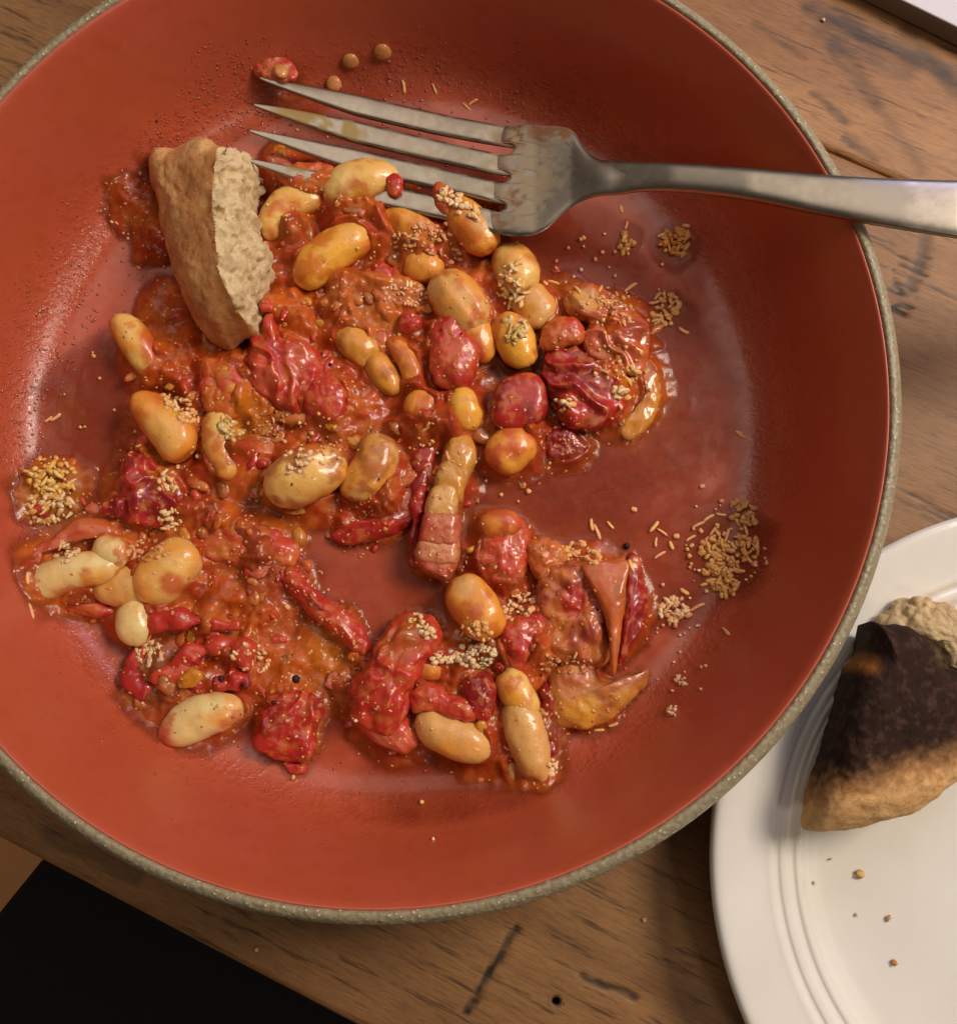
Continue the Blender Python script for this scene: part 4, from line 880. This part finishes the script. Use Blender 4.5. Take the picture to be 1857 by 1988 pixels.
HAND = [(1205,408,70),(1218,440,-80),(1285,455,-25),(1330,440,10),(1290,575,80),(1305,590,-60),(1325,640,25),(1195,570,60),(1225,560,-30),(1432,838,25),(1440,845,30),(1360,947,-5),(1232,987,10),(1150,1018,80),(1160,1035,60),(1185,1022,40),
 (1128,1050,35),(1270,1022,-50),(1285,1030,40),(1272,1050,85),(1282,1080,-40),(1300,1060,70),(1310,1040,10),(1340,1045,-35),(1355,1020,-20),(1375,1005,-20),(1362,1030,60),(1385,1030,-50),(1345,1060,-35),(1400,1000,15),(1370,1050,-45),(1395,1045,80),(1412,1042,-70),(1430,1010,60),(1445,1030,75),(1462,1010,85),(1440,1055,-10),(1455,1070,-35),(1470,1060,80),(1465,1095,-15),(1425,1060,50),(1405,1075,85),(1388,1080,60),(1400,1100,-75),(1420,1090,70),(1380,1110,35),(1395,1130,-40),(1412,1125,80),(1430,1140,-60),(1372,1135,-20),(1440,1110,10),(1452,1085,50),(1412,1228,45),(1405,1222,40),(1165,1415,-10),(1190,1410,-5),(830,825,-60),(828,835,-58),(870,885,60),(845,965,-40),
 (975,545,75),(985,570,60),(990,590,-80),(1000,560,50),(1060,548,15),(1075,550,20),(1120,565,70),(1165,560,-60),(1180,585,20),(345,905,-80),(335,935,70),(360,785,40),(375,800,75),(385,815,80),(95,815,-40),(110,808,-45),(1270,1160,-60),(1290,1190,-25),(1305,1175,20),(1320,1165,-50),(1310,1200,-20),(1290,1180,60),(1350,1180,-20),(1330,1150,40),(1100,1085,35),(1130,1080,50),(1235,1085,0),(1225,1100,80),(560,1180,45),(785,170,80),(845,175,80),(920,200,-40),(905,205,50),(1170,720,30),(280,1265,-60),(300,1260,20),(310,1275,70),(60,1185,70),(52,1120,80)]
rnd = random.Random(3)
for i, (x, y, a) in enumerate(HAND):
    me = SHRED[rnd.randrange(len(SHRED))]
    place(me, 'cheese_shred', x+rnd.uniform(-3, 3), y+rnd.uniform(-3, 3), a+rnd.uniform(-12, 12), near_label('pale cheese shred', x, y), 'cheese', near_label('cheese shreds', x, y), rnd.uniform(.75, 1.1))
CLUST = [(1410,1050,90,34),(1400,1110,60,18),(1310,1180,60,16),(1290,600,40,10),(1170,600,60,14),(1190,690,70,12),(1240,730,50,8),(1130,500,70,12),(1230,520,90,8),(1320,1300,60,8),(1000,940,60,4),(800,1500,250,4),(180,760,120,8),(500,420,80,4),(720,560,110,8),(560,760,100,6),(430,840,70,8),(640,880,70,6),(820,860,60,6),(970,560,40,5),(880,400,50,6),(1100,1200,110,10),(1000,1180,60,6),(860,1290,70,8),(760,1330,90,6),(300,1290,70,8),(450,1150,120,6),(560,1240,120,5),(60,930,70,6)]
nc = 0
for (x, y, r, n) in CLUST:
    for k in range(n):
        if nc >= 200: break
        a, q = rnd.uniform(0, 6.283), r*math.sqrt(rnd.random()); nc += 1
        xx, yy = x+q*math.cos(a), y+q*math.sin(a)
        place(CRUMBLE[rnd.randrange(5)], 'cheese_crumb', xx, yy, rnd.uniform(0, 180), near_label('small cheese crumb', xx, yy), 'cheese', near_label('cheese crumbs', xx, yy), rnd.uniform(.45, .95), .015)
def clump(x, y, rx, ry, h, n, c0, c1, label, ang=0, rods=.5, size=1.):
    """heap of shreds and granules pressed together: one thing"""
    Vs, Fs, Cs_ = [], [], []; b = 0
    for i in range(n):
        a, q = rnd.uniform(0, 6.283), math.sqrt(rnd.random()); u, v = rx*q*math.cos(a), ry*q*math.sin(a)
        ca, sa = math.cos(math.radians(ang)), math.sin(math.radians(ang))
        p, n_ = ground(x+u*ca-v*sa, y+u*sa+v*ca)
        if rnd.random() < rods: V, F = rod(rnd.uniform(.14, .36)*size, rnd.uniform(.04, .065)*size, rnd.uniform(-.12, .12), 5, 5, .6)
        else: V, F = grain_mesh(rnd.uniform(.03, .075)*size, 5, 6, .42); V = V*[rnd.uniform(.9, 1.6), rnd.uniform(.7, 1.1), .75]
        e = Matrix.Rotation(rnd.uniform(0, 3.14), 3, 'Z') @ Matrix.Rotation(rnd.uniform(-.5, .5), 3, 'Y'); V = V @ np.array(e).T
        V = V + p + np.array([0, 0, h*(1-q*q)*rnd.uniform(.1, 1)])
        if i % 2 == 0:       # the melted base that holds the heap together
            V2, F2 = grain_mesh(1, 6, 8, .2); s2 = rnd.uniform(.06, .10)*size; V2 = V2*[s2*1.3, s2, s2*.45]+p+np.array([0, 0, h*(1-q*q)*.35])
            Vs.append(V2); Fs += [tuple(k+b for k in f) for f in F2]; b += len(V2); Cs_.append(np.tile(np.array(c0)*.8+SAUCE_O*.2, (len(V2), 1)))
        Vs.append(V); Fs += [tuple(k+b for k in f) for f in F]; b += len(V)
        t = rnd.random(); Cs_.append(np.tile(np.array(c0)*(1-t)+np.array(c1)*t, (len(V), 1)))
    V = np.vstack(Vs); o = make('cheese_clump', V, Fs, M['cheese'], None, np.vstack(Cs_))
    return tag(o, label, 'cheese', 'heaps of grated cheese in the pan', 'stuff')
clump(100,925,48,38,.35,80,lin(228,178,84),lin(240,208,130),'yellow heap of grated cheese at the left pan wall',rods=.35)
clump(95,985,50,30,.2,50,lin(216,164,78),CHW,'lower part of the yellow cheese heap at the left pan wall, tinged with oil',rods=.6)
clump(348,790,42,22,.16,44,CHY,CHW,'row of cheese granules on top of the large orange bean',40,rods=.1,size=.9)
clump(1000,548,30,44,.12,26,CHY,CHW,'cheese draped over the bean below the fork head',-10,rods=.7)
clump(872,372,26,20,.15,22,CHW,CHY,'cheese crown on the bean left of the fork head',20,rods=.3)
clump(905,408,34,14,.15,20,CHW,CHY,'ragged cheese ridge on the bean touching the fork head',30,rods=.3)
clump(1312,470,28,28,.18,46,lin(222,148,70),lin(232,172,96),'round amber lump of grated cheese at the right below the fork handle',rods=.4)
clump(1217,470,16,20,.12,18,lin(196,132,64),CHY,'small amber lump of cheese right of the fork head',rods=.3)
clump(1290,600,28,34,.1,22,lin(222,164,92),CHP,'loose tuft of cheese shreds right of the onion',rods=.8)
clump(1440,1000,30,30,.14,30,lin(206,150,84),CHY,'top knot of the cheese scatter at the right of the pan',rods=.2)
clump(1415,1065,60,34,.12,56,lin(224,156,80),CHY,'wide patch of cheese shreds at the right of the pan',rods=.8)
clump(1405,1120,38,34,.12,42,lin(224,160,84),CHY,'lower patch of cheese shreds at the right of the pan',rods=.8)
clump(1308,1182,32,24,.1,30,CHP,CHW,'small pinkish patch of cheese near the dark red tomato skin',rods=.5)
clump(925,1272,40,24,.3,70,CHW,lin(226,204,170),'white crumbly cheese heap at the bottom between beans and tomato',rods=.1,size=.85)
clump(865,1278,30,14,.15,22,CHW,CHP,'trail of white cheese left of the crumbly heap',rods=.2,size=.85)
clump(1008,1178,34,24,.22,42,CHP,CHW,'pinkish cheese cluster right of the orange bean below the pork',-25,rods=.1,size=.85)
clump(922,1225,36,20,.12,28,CHY,CHP,'cheese ruff round the lower end of the orange bean',rods=.1,size=.85)
clump(820,1215,32,16,.14,26,CHW,CHY,'cheese along the top edge of the large red tomato chunk',45,rods=.2,size=.85)
clump(450,830,24,26,.18,30,lin(206,172,88),CHW,'yellow cheese on the split bean, left of centre',rods=.3)
clump(520,830,40,36,.06,36,lin(190,120,50),CHP,'oily grains of cheese right of the split bean',rods=.1,size=.6)
clump(1000,640,26,26,.12,24,lin(210,176,90),CHW,'yellow cheese on the bean left of the wrinkled tomato',rods=.6)
clump(1225,725,16,16,.14,16,CHY,lin(214,176,110),'yellow cheese lump on the right edge of the wrinkled tomato',rods=.1)
clump(1205,770,12,24,.12,16,CHY,CHW,'cheese dripping down the wrinkled tomato',-20,rods=.3)
clump(1092,782,20,16,.1,14,CHY,CHW,'cheese lump between the dark red square and the wrinkled tomato',rods=.2)
clump(1195,600,42,26,.1,40,CHP,lin(206,140,90),'pinkish dusting of cheese on the onion layers',30,rods=.2,size=.7)
clump(850,470,60,30,.08,50,CHP,lin(206,150,96),'cheese mash along the orange bean below the tines',30,rods=.15,size=.75)
clump(780,470,26,20,.06,18,CHP,CHY,'small cheese patch left of the cheese mash',rods=.1,size=.7)
clump(790,570,50,24,.06,40,CHP,CHW,'pale grains on the soft tomato mash in the middle',20,rods=.15,size=.7)
clump(575,895,34,24,.1,26,CHW,CHP,'white bits on the biggest bean',-30,rods=.2,size=.75)
clump(130,1075,28,18,.12,24,CHW,CHY,'cheese knob on the whitish bean at the far left',rods=.1,size=.85)
clump(285,1070,44,22,.08,40,CHP,lin(190,120,60),'cheese crumbs over the pale beans at the left',rods=.2,size=.8)
clump(330,1010,24,24,.08,24,CHW,CHY,'cheese bits under the folded tomato at the left',rods=.4,size=.8)
clump(325,935,18,26,.12,16,CHW,CHY,'cheese on the tip of the dark folded tomato at the left',rods=.5,size=.9)
clump(290,1270,26,24,.08,26,CHW,lin(180,140,90),'grey white cheese among the curled tomato skins',rods=.5,size=.8)
clump(490,1280,40,30,.06,26,CHP,CHW,'scattered cheese grains above the lone cream bean',rods=.3,size=.7)
clump(1130,1075,40,18,.1,30,CHY,CHP,'cheese grains along the top of the lower right heap',20,rods=.2,size=.8)
clump(1100,1290,50,20,.08,40,lin(176,110,60),CHP,'brownish grains above the horned pepper piece',rods=.1,size=.7)
clump(1070,1490,12,16,.08,12,CHW,CHP,'white speck beside the tip of the long tapering bean',rods=.1,size=.8)
clump(640,870,60,34,.04,30,CHP,lin(190,110,60),'grains in the sauce above the biggest bean',rods=.1,size=.55)
clump(1303,1380,12,12,.1,10,CHP,CHW,'tiny white cheese tuft right of the horned pepper piece',rods=.2,size=.7)
clump(1320,1322,15,10,.06,9,CHP,CHW,'pair of cheese crumbs at the lower right of the pan',rods=.4,size=.7)
V, F = blob_mesh([(1186,1524),(1200,1518),(1215,1522),(1232,1517),(1234,1530),(1222,1540),(1205,1545),(1188,1546)], .55, .22, 4, n=60, K=12, low=.06, hi=.06)
o = make('bread_crumb', V, F, M['crumb'], None, np.tile(lin(214,150,100), (len(V), 1))); tag(o, 'tan crumb lying alone near the lower right wall of the pan', 'crumb')
# small brown lentils on the far wall
for (x, y, r, lab) in ((680,117,17,'flat brown lentil on the far pan wall, left one of the pair'),(742,99,18,'flat brown lentil on the far pan wall, right and higher one of the pair'),(648,163,16,'brown lentil just above the upper fork tine'),(545,140,15,'yellowish lentil in the smear above the fork tips')):
    V, F = grain_mesh(r/72, 9, 18, .06); V[:, 2] *= .4; me = proto(V, F, lin(200,136,76), 'lentil'); me.materials[0] = M['bean']
    place(me, 'lentil', x, y, 20, lab, 'lentil', 'lentils on the far side of the pan', 1, .05)
V, F = grain_mesh(.07, 9, 12, .16)
pc = proto(V, F, lin(44,22,24), 'peppercorn'); pc.materials[0] = M['pepper']
for x, y, s, lab in ((430,1318,1.1,'dark peppercorn on the curled tomato skins above the lone cream bean'),(574,1320,1.5,'purplish black peppercorn above the grooved tomato cube'),(532,1364,.8,'small greenish peppercorn at the left of the grooved tomato cube'),(640,708,.7,'black peppercorn in the sauce right of the pink tomato heap'),(1216,1060,1.2,'dark green herb speck above the lower right heap')):
    place(pc, 'peppercorn', x, y, 0, lab, 'peppercorn', 'peppercorns in the pan', s, .04)
V, F = grain_mesh(.03, 5, 6, .3); pk_ = proto(V, F, lin(30,16,12), 'pepper_speck'); pk_.materials[0] = M['pepper']
for x, y, w in ((304,234,'alone on the upper left pan wall'),(160,826,'in the watery sauce at the left'),(895,648,'on the glossy tomato flap'),(567,940,'on the biggest bean'),(857,640,'left of the glossy tomato flap'),(1160,1184,'on the large soft tomato mass'),(1050,1310,'above the long tapering bean'),(735,930,'on the curved bean'),(320,745,'below the red coated bean')):
    place(pk_, 'pepper_speck', x, y, 0, 'tiny black speck of pepper '+w, 'pepper', 'specks of ground pepper in the pan', 1, .02)
# pulp grains and seeds in the sauce, and droplets of oil on the wall
def scatter(name, n, mat, label, cat, picker, size, colf, flat=.6):
    Vs, Fs, Cc = [], [], []; b = 0; g = [grain_mesh(1, 5, 6, .25) for _ in range(6)]
    for i in range(n):
        x, y = picker(); p, n_ = ground(x, y)
        if name == 'sauce_pulp' and owner(x, y) == 'bean' and rnd.random() < .85: continue
        if math.hypot(p[0], p[1]) > 11.1 or (285 < x < 530 and 270 < y < 675 and p[2] > 1.4): continue
        V0, F0 = g[i % 6]; s = rnd.uniform(*size); ax = rnd.uniform(1, 1.8)
        a = rnd.uniform(0, 3.14); V = V0*[s*ax, s, s*flat]; V = V @ np.array([[math.cos(a), math.sin(a), 0], [-math.sin(a), math.cos(a), 0], [0, 0, 1]])
        q = Vector((0, 0, 1)).rotation_difference(Vector(n_)).to_matrix(); V = V @ np.array(q).T + p
        Vs.append(V); Fs += [tuple(k+b for k in f) for f in F0]; b += len(V); Cc.append(np.tile(colf(), (len(V), 1)))
    o = make(name, np.vstack(Vs), Fs, mat, None, np.vstack(Cc)); return tag(o, label, cat, None, 'stuff')
def in_discs(ds):
    def f_():
        x, y, r, _ = ds[rnd.randrange(len(ds))]; a, q = rnd.uniform(0, 6.283), r*math.sqrt(rnd.random())*1.05
        return x+q*math.cos(a), y+q*math.sin(a)
    return f_
cols = [lin(226,156,98), lin(214,124,66), lin(234,184,130), lin(212,110,54), lin(228,168,104)]
scatter('sauce_pulp', 2300, M['cheese'], 'fine pale grains of pulp and cheese speckled through the sauce', 'pulp', in_discs(DISCS), (.010, .046), lambda: cols[rnd.randrange(5)])
m, nt, N, L, B = new_mat('oil_droplet'); M['oil'] = m
B.inputs['Base Color'].default_value = (*lin(160,78,54), 1); B.inputs['Roughness'].default_value = .12; B.inputs['Coat Weight'].default_value = 1; B.inputs['Coat Roughness'].default_value = .04
L.new(tex(nt, coords(nt), 3).outputs[0], B.inputs['Specular IOR Level'])
OIL = [(90,620,90,1),(60,720,80,1),(30,800,60,1),(40,880,60,1),(110,540,70,1),(380,235,80,1),(450,200,80,1),(330,280,60,1),(420,140,60,1),(520,210,60,1),(900,200,170,1),(1080,215,100,1),(200,450,120,1),(230,560,100,1),(600,1540,260,1),(200,1450,200,1),(1450,1100,60,1),(500,120,60,1),(780,180,90,1)]
scatter('oil_droplets', 1500, M['oil'], 'tiny shiny droplets of oil and sauce on the pan wall', 'droplets', in_discs(OIL), (.010, .036), lambda: CRIM, .4)
# crumbs on the plate and the table
PLZ = [(0,.62),(5.6,.63),(6.1,.70),(6.42,.92),(6.62,1.25),(7.2,1.41),(7.6,1.58),(8.45,1.8)]
cr = [proto(*(lambda q: (q[0]*[1.2, .85, .6], q[1]))(grain_mesh(r, 6, 7, .5)), c, 'crumb') for r, c in ((.11,lin(216,180,124)),(.075,lin(190,128,80)),(.085,lin(214,186,156)),(.04,lin(206,186,152)))]
for k_, (x, y, i, lab) in enumerate(((1671,1697,0,'largest golden crumb on the plate, nearest the toast'),(1662,1776,3,'small pale crumb on the plate below the largest one'),(1724,1783,2,'round pinkish crumb on the plate'),(1736,1870,1,'brown crumb on the plate near the bottom of the photo'),(1580,1714,3,'tiny crumb resting in the grooves of the plate rim'),(1612,1668,3,'faint pale crumb at the edge of the plate floor'))):
    z = .7
    for _ in range(20): p = P(x, y, z+.05); z = float(np.interp(math.hypot(p[0]-PLC[0], p[1]-PLC[1]), *zip(*PLZ)))
    o = bpy.data.objects.new('crumb', cr[i]); COL.objects.link(o); o.location = Vector((p[0], p[1], z+.04))*CM; o.rotation_euler = (k_, .3, k_*2)
    tag(o, lab, 'crumb', 'bread crumbs on the plate')
for me in cr: me.materials[0] = M['crumb']
for x, y, lab in ((498,1844,'pale crumb on the table below the pan, near the edge'),(1250,1786,'tiny pale crumb on the table close under the pan rim'),(1598,38,'whitish crumbs on the dark patch of the table at the top right'),(1562,292,'small pale crumb on the table right of the pan rim')):
    p = P(x, y, 0); o = bpy.data.objects.new('crumb', cr[3]); COL.objects.link(o); o.location = Vector((p[0], p[1], .01))*CM; o.scale = (1.3, 1.3, 1.3); tag(o, lab, 'crumb', 'crumbs on the table')
